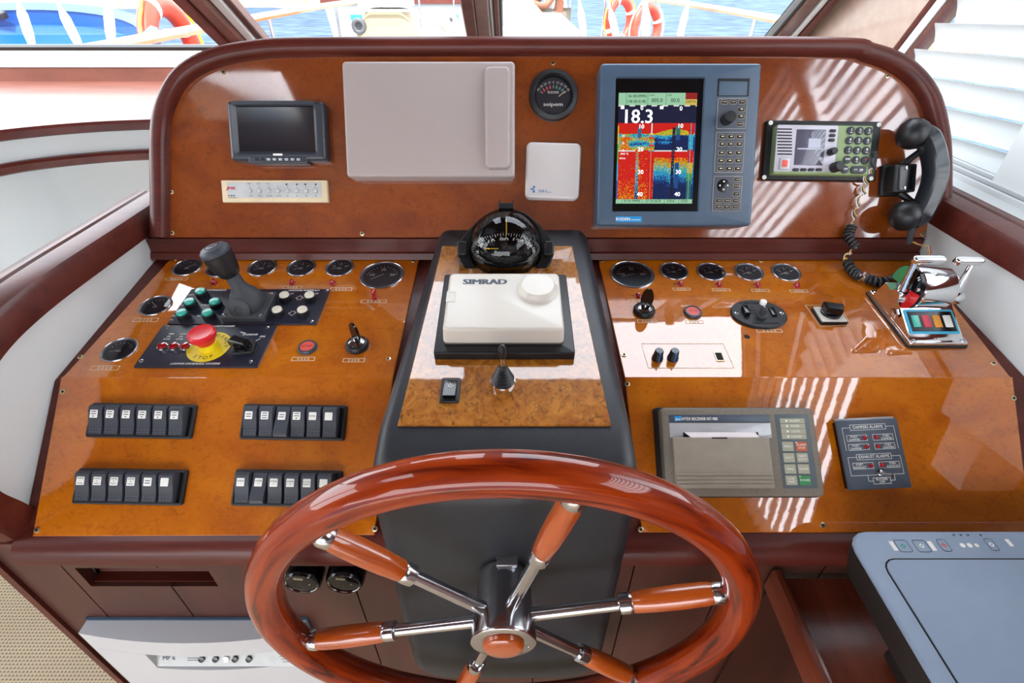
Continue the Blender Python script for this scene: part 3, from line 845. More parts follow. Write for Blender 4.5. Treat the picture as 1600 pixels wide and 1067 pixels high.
# small holes and the square cut-out in the starboard gauge panel
for px, py, w, t in ((1167, 526, 0.010, 0.007), (1054, 444, 0.003, 0.004), (988, 462, 0.003, 0.003)):
    u, v = D.L(px, py); mb = MB(); mb.lathe([(w / 2, 0.0002), (0.0003, 0.0006)], 12); mb.build('hole', HOLE, con, M=D.M(u, v))
u, v, w, t, r = D.quad([(1114, 550), (1127, 550), (1133, 565), (1120, 565)])
mb = MB(); mb.frame(w, t, 0.0, 0.0012, w * 0.8, t * 0.8, 0.0004, 0.0015, 0.001, 0.0004)
so = mb.build('square_cutout', BRASS, con, M=D.M(u, v))
mb = MB(); mb.rect(w * 0.8, t * 0.8, 0.0006); mb.build('dark_opening', HOLE, so)

# engraved legend plates
def legend(px, py, wpx, hpx, plane=D, parent=con, dashes=2):
    u, v = plane.L(px, py); u1, _ = plane.L(px + wpx, py); _, v1 = plane.L(px, py - hpx)
    w = u1 - u; t = v1 - v
    mb = MB(); mb.outline(w, t, 0.0004, 0.0009)
    for k in range(dashes):
        y = t * (0.16 - 0.32 * k)
        for j in range(4):
            mb.rect(w * 0.09, t * 0.13, 0.0004, -w * 0.22 + j * w * 0.145 + 0.01 * w * (k - 0.5), y)
    mb.build('engraved_legend', INKGOLD, parent, False, plane.M(u, v))
for q in ((276, 436, 34, 4), (228, 500, 38, 6), (164, 575, 44, 7), (533, 452, 34, 5), (584, 471, 40, 5), (474, 561, 36, 6), (553, 563, 34, 6), (457, 449, 30, 4),
          (1065, 452, 27, 4), (1127, 453, 28, 4), (1188, 454, 28, 4), (1248, 455, 28, 4), (994, 470, 26, 4), (1011, 502, 30, 5), (1085, 503, 28, 5), (1202, 517, 40, 5)):
    legend(*q)
def dline(pts, plane=D, t=0.0009, closed=True, name='engraved_frame'):
    p = [plane.L(x, y) for x, y in pts]; mb = MB()
    for i in range(len(p) if closed else len(p) - 1):
        a = p[i]; b = p[(i + 1) % len(p)]; mb.line(a[0], a[1], b[0], b[1], 0.0004, t)
    mb.build(name, INKGOLD, con, False, plane.M())
dline([(1002, 537), (1130, 537), (1147, 575), (1013, 575)])
dline([(1258, 477), (1310, 477), (1330, 508), (1282, 510)])

# lower rail and plank front
mb = MB()
mb.loft([[(x, f, H + z) for f, z in ((w_b[0] + 0.02, w_b[1] + 0.004), (w_b[0] - 0.004, w_b[1] - 0.002), (w_b[0] - 0.016, w_b[1] - 0.010), (w_b[0] - 0.023, w_b[1] - 0.024), (w_b[0] - 0.022, w_b[1] - 0.038), (w_b[0] - 0.012, w_b[1] - 0.048), (w_b[0] + 0.03, w_b[1] - 0.05), (w_b[0] + 0.05, w_b[1] - 0.03))] for x in (-0.703, 0.789)])
mb.build('lower_rail', MAROON, con)
FF = 0.440
ztop = H + w_b[1] - 0.03
slx0, slx1, slz0, slz1 = -0.685, -0.478, H - 0.812, H - 0.758
xs = [-0.79] + [-0.703 + 0.149 * i for i in range(11)]
for i in range(len(xs) - 1):
    a, b = xs[i] + 0.0012, xs[i + 1] - 0.0012
    mb = MB()
    if b > slx0 and a < slx1:
        m0, m1 = max(a, slx0), min(b, slx1)
        if a < m0: mb.box(a, m0, FF, FF + 0.018, 0, ztop)
        if m1 < b: mb.box(m1, b, FF, FF + 0.018, 0, ztop)
        mb.box(m0, m1, FF, FF + 0.018, slz1, ztop); mb.box(m0, m1, FF, FF + 0.018, 0, slz0)
    else:
        mb.box(a, b, FF, FF + 0.018, 0, ztop)
    mb.build('plank', MAROON_D, con, False)
mb = MB(); mb.box(-0.79, 0.78, FF + 0.019, FF + 0.03, 0, H - 0.90); mb.build('plank_backing', HOLE, con, False)
mb = MB(); mb.box(-0.79, -0.70, FF, FF + 0.018, ztop, H - 0.655); mb.build('corner_block', MAROON_D, con, False)
mb = MB(); mb.box(-0.802, -0.789, FF - 0.006, FF + 0.04, 0, H - 0.62); mb.build('corner_post', MAROON, con)
vg = root('air_vent', 'narrow slotted air vent let into the plank front', 'vent', T((slx0 + slx1) / 2, FF + 0.02, (slz0 + slz1) / 2))
hw = (slx1 - slx0) / 2
mb = MB(); mb.box(-hw, hw, 0.020, 0.024, -0.03, 0.03); mb.build('backing', HOLE, vg)
for k in range(5):
    mb = MB(); mb.box(-hw, hw, -0.002, 0.0, -0.004, 0.004); mb.build('slat', SHELFWOOD, vg, M=T(0, 0.008, -0.022 + 0.010 * k) @ RX(-45))
mb = MB(); mb.box(-hw, hw, -0.012, 0.012, -0.0285, -0.025); mb.build('vent_lip', MAROON, vg)
# ---------------------------------------------------------------- pedestal with the burl plate
ped = root('steering_pedestal', 'black leatherette steering pedestal with a burl wood top plate', 'pedestal')
FP = 0.391                                              # aft face of the pedestal
def pdz(F): return PD.o.z + (F - PD.o.y) * math.tan(PD.a)
path = [(0.925, pdz(0.925)), (0.80, pdz(0.80)), (0.62, pdz(0.62)), (0.475, pdz(0.475))]
zc = pdz(0.45)
for k in range(1, 8):
    a = math.radians(10 + (90 - 10) * k / 7)
    path.append((0.455 - 0.064 * math.sin(a) , zc - 0.053 * (1 - math.cos(a)) - 0.003))
path += [(FP, H - 0.62), (FP, H - 0.80), (FP, H - 0.96)]
nend = 6
for k in range(nend + 1):
    path.append((FP, H - 0.985 - 0.05 * math.sin(math.radians(90 * k / nend))))
loops = []
for i, (F, z) in enumerate(path):
    a = path[max(i - 1, 0)]; b = path[min(i + 1, len(path) - 1)]
    t = Vector((0, b[0] - a[0], b[1] - a[1])).normalized()
    nrm = Vector((0, t.z, -t.y)); nrm = -nrm if (nrm.z < -0.2 or nrm.y > 0.2) else nrm
    k = min(1.0, max(0.0, (0.925 - F) / 0.45))
    x0 = -0.140 - 0.036 * k; x1 = 0.144 + 0.014 * k
    e = i - (len(path) - nend - 1)
    if e > 0:
        s = 0.05 * (1 - math.cos(math.radians(90 * e / nend))); x0 += s; x1 -= s
    r = 0.022; lp = []
    P = Vector((0, F, z))
    lp.append(P + Vector((x0, 0, 0)) - nrm * 0.06)
    for j in range(6):
        an = math.radians(18 * j)
        lp.append(P + Vector((x0 + r * (1 - math.cos(an)), 0, 0)) - nrm * (r * (1 - math.sin(an))))
    for j in range(6):
        an = math.radians(90 - 18 * j)
        lp.append(P + Vector((x1 - r * (1 - math.cos(an)), 0, 0)) - nrm * (r * (1 - math.sin(an))))
    lp.append(P + Vector((x1, 0, 0)) - nrm * 0.06)
    loops.append([tuple(p) for p in lp])
mb = MB(); mb.loft(loops); mb.build('pedestal_body', LEATHER, ped)
bp_ = [PD.L(x, y, 0.003) for x, y in ((691, 384), (894, 384), (955, 664), (621, 664))]
mb = MB(); mb.prism(bp_, -0.002, 0.003, 0.001); mb.build('burl_plate', BURL, ped, M=PD.M())
for q in ((698, 388), (886, 388), (672, 488), (904, 488), (631, 655), (938, 653)):
    screw(PD, *q, parent=ped, r=0.0032)

# lever with bellows
u, v = PD.L(786, 604)
lv = root('toggle_lever', 'small chrome lever with black ribbed bellows on the burl plate', 'lever', PD.M(u, v, 0.003))
mb = MB(); mb.lathe([(0.0175, 0), (0.0178, 0.006), (0.0165, 0.011), (0.012, 0.012)], 28); mb.build('chrome_base', CHROME, lv)
pr = []
for k in range(6):
    r = 0.0150 - 0.0018 * k; z = 0.012 + 0.0045 * k
    pr += [(r, z), (r + 0.001, z + 0.002), (r - 0.0012, z + 0.0042)]
pr.append((0.004, 0.041))
mb = MB(); mb.lathe(pr, 24); mb.build('bellows', BLACKP, lv)
mb = MB(); mb.lathe([(0.0032, 0.036), (0.0032, 0.062)], 12); mb.build('stem', STEEL, lv)
mb = MB(); mb.lathe([(0.0048, 0.058), (0.0055, 0.062), (0.0052, 0.074), (0.003, 0.079), (0.0005, 0.080)], 14); mb.build('knob', BLACKP, lv)

# single rocker with a lamp symbol
u, v, w, t, r = PD.quad([(690, 590), (720, 590), (717, 628), (686, 628)], 0.006)
rk = root('lamp_rocker_switch', 'single black rocker switch with a lamp symbol on the burl plate', 'switch', PD.M(u, v, 0.003))
mb = MB(); mb.frame(w, t, 0, 0.004, w * 0.66, t * 0.74, 0.001, 0.003, 0.001, 0.002, floor=True); mb.build('bezel', BLACKP, rk)
mb = MB(); mb.loft([[(x, y, z) for y, z in ((-t * .36, 0.001), (-t * .36, 0.010), (-t * .1, 0.0085), (t * .36, 0.004), (t * .36, 0.001))] for x in (-w * .31, w * .31)])
rr_ = mb.build('rocker', BLACKG, rk)
mb = MB(); mb.outline(0.005, 0.005, 0, 0.0008, 0, 0, 0.0024)
for k in range(8):
    a = k * math.pi / 4; mb.line(0.0036 * math.cos(a), 0.0036 * math.sin(a), 0.0054 * math.cos(a), 0.0054 * math.sin(a), 0, 0.0006)
mb.build('lamp_symbol', INK, rr_, False, T(0, t * .06, 0.0082) @ RX(-5))

# autopilot: black base plate, ivory clip-on cover
u, v, w, t, r = PD.quad([(693, 430), (886, 428), (897, 551), (679, 553)], 0.016)
ap = root('autopilot_unit', 'ivory clip-on autopilot cover with a round boss on a black base plate', 'autopilot', PD.M(u, v, 0.003))
mb = MB(); mb.slab(w, t, 0, 0.014, 0.003, 0.002); mb.build('base_plate', BLACKP, ap)
u2, v2, w2, t2, r2 = PD.quad([(700, 428), (874, 428), (881, 517), (694, 517)], 0.042)
cx, cy = u2 - u, v2 - v
mb = MB(); mb.slab(w2 * 1.01, t2 * 1.0, 0.014, 0.018, 0.006, 0.001, cx, cy - 0.002); mb.build('cover_gasket', TAUPE, ap)
mb = MB()
L = [[(x + cx, y + cy - 0.002, 0.018) for x, y in rr(w2 + 0.002, t2 + 0.002, 0.008)]]
for k in range(5):
    a = math.radians(90 * k / 4); i = 0.005 * (1 - math.cos(a))
    L.append([(x + cx, y + cy, 0.037 + 0.005 * math.sin(a) - 0.05 * (y) * 0.0) for x, y in rr(w2 - 2 * i, t2 - 2 * i, 0.008 - i)])
mb.loft(L); cv = mb.build('cover', WHITEP, ap)
ku, kv = PD.L(840, 452, 0.046)
mb = MB(); mb.lathe([(0.034, 0.0415), (0.031, 0.043), (0.0275, 0.047), (0.0265, 0.051), (0.0245, 0.053), (0.001, 0.0535)], 32, ku - u, kv - v); mb.build('round_boss', WHITEP, cv)
ku, kv = PD.L(705, 465, 0.043)
mb = MB(); mb.frame(0.014, 0.024, 0.0415, 0.0428, 0.010, 0.020, 0.0422, 0.001, 0.0005, 0.0004, floor=True); mb.build('side_clip', WHITEP, cv, M=T(ku - u, kv - v, 0))
ku, kv = PD.L(758, 443, 0.042)
mb = MB(); mb.text('SIMRAD', ku - u, kv - v, 0.0172, 0.0423, sx=1.14, bold=2); mb.build('lettering', INKB, cv, False)

# compass on its tilted flange
c0 = PD.P(*PD.L(790, 424), 0.0)
CP = Plane(c0.y + 0.004, c0.z + 0.004, 47.0)
out = [(728, 424), (717, 408), (715, 388), (722, 370), (742, 348), (762, 332), (778, 326), (804, 326), (822, 332), (842, 349), (860, 371), (866, 390), (862, 410), (852, 424)]
op = [CP.L(x, y) for x, y in out]
u, v = CP.L(790, 384)
cm = root('compass', 'black domed magnetic compass in a tilted flange on the pedestal', 'compass', CP.M(u, v))
opl = [(a - u, b - v) for a, b in op]
R = (CP.L(848, 384)[0] - CP.L(732, 384)[0]) / 2
mb = MB()
n = 56
def resample(pts, n):
    # outline points at even angles about the centre
    res = []
    m = len(pts)
    for i in range(n):
        a = 2 * math.pi * i / n; d = (math.cos(a), math.sin(a)); best = 0.001
        for k in range(m):
            p = pts[k]; q = pts[(k + 1) % m]; ex, ey = q[0] - p[0], q[1] - p[1]
            den = d[0] * ey - d[1] * ex
            if abs(den) < 1e-12: continue
            tt = (p[0] * ey - p[1] * ex) / den; ss = (p[0] * d[1] - p[1] * d[0]) / den
            if tt > 0 and -1e-6 <= ss <= 1 + 1e-6: best = max(best, tt)
        res.append((d[0] * best, d[1] * best))
    return res
ro = resample(opl, n)
ri = circ(R * 1.01, n); ri2 = circ(R * 0.97, n)
s1 = [(x * 0.97, y * 0.97) for x, y in ro]
mb.loft([[(x, y, -0.012) for x, y in ro], [(x, y, -0.003) for x, y in ro], [(x, y, 0.0) for x, y in s1], [(x, y, 0.0) for x, y in ri], [(x, y, -0.006) for x, y in ri2], [(x, y, -0.012) for x, y in ri2]], False, False)
mb.build('flange', BLACKP, cm)
mb = MB()
mb.lathe([(R * .97 * math.cos(math.radians(a)), -R * .9 * math.sin(math.radians(a)) - .006) for a in range(0, 90, 10)], 40, cap=False); mb.build('bowl', BLACKG, cm)
mb = MB()
pr = [(R * 0.965 * math.cos(math.radians(a)), R * 0.92 * math.sin(math.radians(a)) - 0.006) for a in range(0, 90, 6)] + [(0.0005, R * 0.92 - 0.006)]
mb.lathe(pr, 48, cap=False); mb.build('glass_dome', GGLASS, cm)
# card: a shallow cone, level, numerals round the rim
mb = MB(); mb.lathe([(R * 0.95, 0.004), (R * 0.95, 0.0100), (R * 0.93, 0.0105), (R * 0.52, -0.006), (0.001, -0.006)], 48)
CM_ = RX(-47) @ T(0, 0.002, -0.016)
card = mb.build('compass_card', BLACKG, cm, M=CM_)
def zz(r): return 0.0115 - (R * 0.93 - r) / (R * 0.41) * 0.0165
mb = MB()
for k in range(72):
    a = math.radians(5 * k); l = 0.006 if k % 2 == 0 else 0.0035
    r0 = R * 0.82; z0, z1 = 0.0085, 0.0118
    ca, sa = math.cos(a), math.sin(a); tx, ty = -sa * 0.0006, ca * 0.0006
    ra, rb = R * 0.845, R * 0.845 - l
    ra = R * 0.93; rb = ra - l
    mb.poly([(ca * ra - tx, sa * ra - ty, zz(ra)), (ca * ra + tx, sa * ra + ty, zz(ra)), (ca * rb + tx, sa * rb + ty, zz(rb)), (ca * rb - tx, sa * rb - ty, zz(rb))])
for k in range(12):
    num = (90 + 30 * (k - 0)) % 360
    a = math.radians(90 - 30 * k + 4)
    s0 = len(mb.v)
    mb.text(str(num) if num else '0', 0, 0, 0.0165, 0, bold=True)
    r0 = R * 0.72
    mb.xf(T(math.cos(a) * r0, math.sin(a) * r0, zz(r0) + 0.0006) @ RZ(math.degrees(a) - 90) @ RX(32), s0)
for ch, k in (('E', 0), ('S', 3), ('W', 6), ('N', 9)):
    a = math.radians(90 - 30 * k + 4); s0 = len(mb.v); mb.text(ch, 0, 0, 0.009, 0)
    r0 = R * 0.555; mb.xf(T(math.cos(a) * r0, math.sin(a) * r0, zz(r0) + 0.0008) @ RZ(math.degrees(a) - 90) @ RX(32), s0)
mb.build('card_numerals', INK, card, False)
mb = MB(); mb.box(-0.0009, 0.0009, 0, 0.001, 0.0, 0.030); mb.build('lubber_line', YELLOWL, cm, M=RX(-47) @ T(0.001, R * .84, -0.004))
mb = MB(); mb.poly([(-0.036, 0, 0), (-0.028, 0.003, 0), (-0.028, 0.001, 0), (-0.012, 0.001, 0), (-0.012, -0.001, 0), (-0.028, -0.001, 0), (-0.028, -0.003, 0)]); mb.build('yellow_arrow', YELLOWL, cm, False, RX(-47) @ T(0.0, -R * .30, 0.004))
for sx in (-1, 1):
    mb = MB(); mb.slab(0.016, 0.026, -0.004, 0.014, 0.003, 0.003); mb.build('hood_pivot', BLACKP, cm, M=T(sx * (R + 0.0105), -0.008, 0))
    mb = MB(); mb.lathe([(0.0045, 0), (0.0045, 0.0005), (0.0002, 0.0006)], 14); mb.build('screw_hole', HOLE, cm, M=T(sx * R * 0.83, -R * 0.80, 0.0003))
ku, kv = CP.L(791, 325)
mb = MB(); mb.slab(0.026, 0.010, -0.004, 0.012, 0.001, 0.001)
mb.build('hood_latch', BLACKP, cm, M=T(ku - u, kv - v, 0))
for sx in (-1, 1):
    mb = MB(); mb.box(-0.0015, 0.0015, 0.003, 0.009, 0.0, 0.010); mb.build('latch_pin', STEEL, cm, M=T(ku - u + sx * 0.0115, kv - v, 0))

# ---------------------------------------------------------------- steering wheel
wc = EYE + ray(787, 965) * 0.67
WH = Plane(wc.y, wc.z, 92.0, wc.x)
wh = root('ship_helm', 'polished mahogany steering wheel with six steel spokes', 'steering wheel', WH.M())
R0, r0 = 0.300, 0.0222
mb = MB()
n, m = 120, 20
mb.loft([[((R0 + r0 * math.cos(2 * math.pi * j / m)) * math.cos(2 * math.pi * i / n), (R0 + r0 * math.cos(2 * math.pi * j / m)) * math.sin(2 * math.pi * i / n), r0 * 1.05 * math.sin(2 * math.pi * j / m)) for j in range(m)] for i in range(n)], closed=True)
mb.build('rim', WHEELWOOD, wh)
hz = (FP - wc.y)
mb = MB(); mb.lathe([(0.030, -hz - 0.002), (0.034, -hz + 0.002), (0.0365, -hz + 0.012), (0.038, -0.012), (0.0405, 0.010), (0.042, 0.026), (0.042, 0.029), (0.0415, 0.031), (0.040, 0.032), (0.028, 0.032)], 48)
hb = mb.build('hub', STEEL, wh)
mb = MB(); mb.lathe([(0.0265, 0.031), (0.0265, 0.035), (0.025, 0.038), (0.021, 0.0405), (0.012, 0.0415), (0.0005, 0.0418)], 40); mb.build('wooden_cap', HANDLEWOOD, wh)
mb = MB(); mb.lathe([(0.0016, 0.032), (0.0015, 0.033), (0.0002, 0.0332)], 8, 0.031, -0.009); mb.build('set_screw', STEEL, hb)
mb = MB(); mb.slab(0.028, 0.016, 0, 0.006, 0.001, 0.001); mb.build('shaft_key', ALU, hb, M=T(0.004, 0.034, -hz + 0.004) @ RX(-90))
ax, ay = WH.L(884, 800)
a0 = math.degrees(math.atan2(ay, ax - 0.0))
for k in range(6):
    a = a0 + 60 * k
    M_ = RZ(a) @ RY(90)
    sp_ = root('spoke', None, None); sp_.parent = wh; sp_.matrix_local = RZ(a) @ RY(90)
    mb = MB(); mb.lathe([(0.0085, 0.034), (0.0078, 0.160)], 20); mb.build('steel_rod', STEEL, sp_)
    mb = MB(); mb.lathe([(0.0095, 0.150), (0.0125, 0.152), (0.0130, 0.163), (0.0125, 0.167), (0.012, 0.168)], 20); mb.build('collar', STEEL, sp_)
    mb = MB(); mb.lathe([(0.0105, 0.166), (0.0128, 0.170), (0.0140, 0.195), (0.0146, 0.225), (0.0140, 0.255), (0.0128, 0.266)], 24); mb.build('handle', HANDLEWOOD, sp_)
    mb = MB(); mb.lathe([(0.0132, 0.265), (0.0138, 0.267), (0.0138, 0.276), (0.012, 0.280)], 20); mb.build('ferrule', STEEL, sp_)
# ---------------------------------------------------------------- on the upper panel
def lens(mb, *a): pass

# small monitor
u, v, w, t, r = U.quad([(353, 158), (506, 157), (508, 249), (360, 252)], 0.026)
o = root('video_monitor', 'small dark grey monitor with a blank screen at the port end of the panel', 'monitor', U.M(u, v))
su, sv, sw, st, _ = U.quad([(370, 166), (490, 166), (492, 236), (374, 237)], 0.018)
mb = MB(); mb.frame(w, t, 0.0, 0.026, sw, st, 0.018, 0.006, 0.001, 0.006, su - u, sv - v, slope=0.007); mb.build('bezel', DARKGREY, o)
mb = MB(); mb.rect(sw, st, 0.0185, su - u, sv - v); mb.build('screen', SCREENM, o, False)
bu, bv, bw, bt, _ = U.quad([(388, 245), (478, 244), (480, 254), (388, 256)], 0.028)
mb = MB(); mb.slab(bw, bt, 0.004, 0.027, 0.002, 0.002, bu - u, bv - v); b_ = mb.build('button_bar', DARKGREY, o)
for k in range(8):
    mb = MB(); mb.slab(0.006, 0.0042, 0.027, 0.0285, 0.0005, 0.0005, bu - u - bw * .36 + k * bw * .103, bv - v + 0.001); mb.build('button', ALU if k > 1 else BLACKP, b_)
mb = MB(); mb.rect(0.017, 0.0035, 0.0264, 0.0, -t / 2 + 0.010); mb.build('maker_badge', INK, o, False)

# video switcher
u, v, w, t, r = U.quad([(345, 281), (511, 282), (512, 316), (348, 316)], 0.008)
o = root('video_switcher', 'cream video switcher strip with eight round buttons', 'switcher', U.M(u, v))
mb = MB(); mb.slab(w, t, 0, 0.008, 0.001, 0.001); mb.build('casing', CREAM, o)
mb = MB(); mb.slab(w * .89, t * .70, 0.008, 0.0086, 0.001, 0.0003, 0.0, 0.002); mb.build('face_plate', PALEGREY, o)
mb = MB(); mb.text('JMK', -w * .405, t * .13, 0.0078, 0.009, sx=1.3, shear=.2, bold=True); mb.build('lettering', INKR, o, False)
mb = MB()
xs_ = [-w * .23 + k * w * .0885 for k in range(8)]
for k, s in enumerate(('VCR', 'FUN', 'QUAD', 'AUTO')): mb.text(s, xs_[k] + .001, -t * .21, 0.0038, 0.009)
for k, s in enumerate(('DISP', 'SEQ', 'FUN')): mb.text(s, xs_[k] - .001, t * .33, 0.0036, 0.009)
for k in range(8): mb.rect(0.0014, 0.0014, 0.009, xs_[k], t * .20)
for k in range(4, 8): mb.rect(0.0034, 0.0026, 0.009, xs_[k] + (-.001 if k % 2 == 0 else .001), t * .31); mb.rect(0.0022, 0.0014, 0.009, xs_[k], -t * .21)
mb.rect(0.016, 0.0007, 0.009, -w * .40, -t * .30)
mb.build('legends', INKD, o, False)
for k in range(8):
    mb = MB(); mb.lathe([(0.0044, 0.0086), (0.0042, 0.0105), (0.0036, 0.0112), (0.0003, 0.0113)], 18); mb.build('button', PALEGREY, o, M=T(xs_[k], 0.0005, 0))
for k, m in enumerate((REDSOFT, INKG, INKBL)):
    mb = MB(); mb.lathe([(0.0016, 0.0086), (0.0012, 0.0092), (0.0002, 0.0094)], 8, -w * .435 + k * .0046, -t * .20); mb.build('indicator', m, o)

# big instrument cover
HC = 0.040
u, v, w, t, r = U.quad([(534, 95), (804, 95), (805, 277), (541, 277)], HC)
o = root('instrument_cover', 'large beige-white instrument cover with a raised vertical ridge', 'cover', U.M(u, v))
mb = MB(); mb.slab(w, t, 0, HC, 0.007, 0.005); c_ = mb.build('shell', COVER, o)
ru, rv, rw, rt, _ = U.quad([(757, 104), (796, 104), (797, 263), (760, 263)], HC + 0.008)
mb = MB()
L = [[(x + ru - u, y + rv - v, HC - 0.001) for x, y in rr(rw + 0.004, rt + 0.004, 0.010)]]
for k in range(4):
    a = math.radians(30 * k); i = 0.004 * (1 - math.cos(a)); L.append([(x + ru - u, y + rv - v, HC + 0.007 + 0.004 * math.sin(a)) for x, y in rr(rw - 2 * i, rt - 2 * i, 0.008)])
mb.loft(L); mb.build('ridge', COVER, c_)

# rudder indicator
u, v = U.L(865, 147, 0.012)
Rg = (U.L(904, 147, 0.010)[0] - U.L(827, 147, 0.010)[0]) / 2
o = root('rudder_indicator', 'round black rudder angle gauge with red and green arc', 'gauge', U.M(u, v))
mb = MB(); mb.lathe([(Rg, 0), (Rg, 0.007), (Rg * .97, 0.011), (Rg * .82, 0.013), (Rg * .77, 0.011), (Rg * .74, 0.006), (Rg * .70, 0.003)], 48); mb.build('bezel', BLACKP, o)
mb = MB(); mb.lathe([(Rg * .71, 0.0034), (0.0003, 0.0036)], 40); dl_ = mb.build('dial', DIAL, o)
def arcp(mb, r0, r1, a0, a1, z, n=14, cy=0.0):
    for k in range(n):
        p = [math.radians(a0 + (a1 - a0) * (k + e) / n) for e in (0, 1)]
        mb.poly([(r0 * math.cos(p[0]), cy + r0 * math.sin(p[0]), z), (r1 * math.cos(p[0]), cy + r1 * math.sin(p[0]), z), (r1 * math.cos(p[1]), cy + r1 * math.sin(p[1]), z), (r0 * math.cos(p[1]), cy + r0 * math.sin(p[1]), z)])
cyy = -Rg * .28
mb = MB(); arcp(mb, Rg * .60, Rg * .635, 93, 140, 0.004, cy=cyy); arcp(mb, Rg * .555, Rg * .575, 93, 140, 0.004, cy=cyy); mb.build('red_arc', INKR, dl_, False)
mb = MB(); arcp(mb, Rg * .60, Rg * .635, 40, 87, 0.004, cy=cyy); arcp(mb, Rg * .555, Rg * .575, 40, 87, 0.004, cy=cyy); mb.build('green_arc', INKG, dl_, False)
mb = MB()
for k, s in enumerate(('45', '30', '20', '10', '0', '10', '20', '30', '45')):
    a = math.radians(140 - 12.5 * k)
    mb.line(Rg * .56 * math.cos(a), cyy + Rg * .56 * math.sin(a), Rg * .70 * math.cos(a), cyy + Rg * .70 * math.sin(a), 0.0041, 0.0007)
    mb.text(s, Rg * .79 * math.cos(a), cyy + Rg * .79 * math.sin(a), 0.0058, 0.0041, rot=a - math.pi / 2)
mb.text('RUDDER', 0, Rg * .12, 0.0062, 0.0041, bold=True, sx=.85)
mb.text('seipem', 0, -Rg * .34, 0.0095, 0.0041, bold=True, sx=1.35)
mb.build('dial_markings', INK, dl_, False)
mb = MB(); mb.line(Rg * .22, -Rg * .04, Rg * .48, Rg * .16, 0.005, 0.0018); mb.build('needle', CREAM, o, False)
mb = MB(); mb.lathe([(Rg * .72, 0.0065), (Rg * .4, 0.0072), (0.0003, 0.0075)], 36, cap=False); mb.build('glass', GGLASS, o)

# square white cover with a blue emblem
HB = 0.020
u, v, w, t, r = U.quad([(823, 221), (909, 223), (905, 313), (820, 310)], HB)
o = root('display_cover', 'small square glossy white cover with a blue emblem', 'cover', U.M(u, v, 0, r))
mb = MB(); mb.slab(w, t, 0, HB, 0.010, 0.005); mb.build('shell', WHITEG, o)
mb = MB()
ex, ey = -w * .34, -t * .33
for k in range(4):
    a0, a1 = math.radians(90 * k + 65), math.radians(90 * k + 115)
    if k == 3: continue
    mb.poly([(ex, ey, HB + .0003), (ex + .0056 * math.cos(a0), ey + .0056 * math.sin(a0), HB + .0003), (ex + .0062 * math.cos((a0 + a1) / 2), ey + .0062 * math.sin((a0 + a1) / 2), HB + .0003), (ex + .0056 * math.cos(a1), ey + .0056 * math.sin(a1), HB + .0003)])
mb.text('NAV', ex + .009, ey - .003, 0.0078, HB + .0003, al='L', shear=.1)
for j in range(3): mb.rect(.0022, .0012, HB + .0003, ex + .0245 + .0032 * j, ey - .0045)
mb.build('emblem', INKBL, o, False)

# chart plotter with the echo picture
HK = 0.045
u, v, w, t, r = U.quad([(940, 98), (1192, 98), (1173, 353), (932, 353)], HK)
o = root('echo_sounder', 'tall blue-grey echo sounder with a bright red and blue depth screen', 'echo sounder', U.M(u, v))
lu = lambda px, py, h=HK: tuple(a - b for a, b in zip(U.L(px, py, h), (u, v)))
su, sv, sw, st, _ = U.quad([(962, 123), (1100, 123), (1089, 330), (957, 330)], HK - .004)
mb = MB(); mb.frame(w, t, 0, HK, sw, st, HK - .004, 0.006, 0.002, 0.005, su - u, sv - v, slope=0.0015); mb.build('casing', BLUEGREY, o)
mb = MB(); mb.rect(sw, st, HK - .0038, su - u, sv - v); mb.build('screen_glass', BLACKG, o, False)
# picture: grid of coloured cells
su, sv, sw, st, _ = U.quad([(967, 145), (1090, 145), (1081, 318), (962, 318)], HK - .003)
NX, NY = 128, 176
rnd = random.Random(5)
GRN = C('#a6dcb4'); NAV = C('#141a3c'); RED = C('#dd1c10'); YEL = C('#f0c21a'); ORG = C('#ee7a12'); GR2 = C('#58b040'); CYN = C('#38b6dc'); BLU = C('#1660c0'); DBL = C('#0c2458'); WHT = C('#f2f4f4'); TEA = C('#2c7468')
scale = [DBL, NAV, BLU, CYN, GR2, YEL, ORG, RED]
def pick(s):
    s = max(0.0, min(0.999, s)); return (BLU, BLU, CYN, CYN, GR2, YEL, ORG, RED)[int(s * 8)] if s > .12 else DBL
cols = []
def smooth_noise(seed, step):
    q = random.Random(seed); g = [q.random() for _ in range(NX // step + 3)]
    return lambda x: g[int(x / step)] * (1 - (x / step) % 1) + g[int(x / step) + 1] * ((x / step) % 1)
sA, sB, sC = smooth_noise(1, 9), smooth_noise(2, 5), smooth_noise(3, 13)
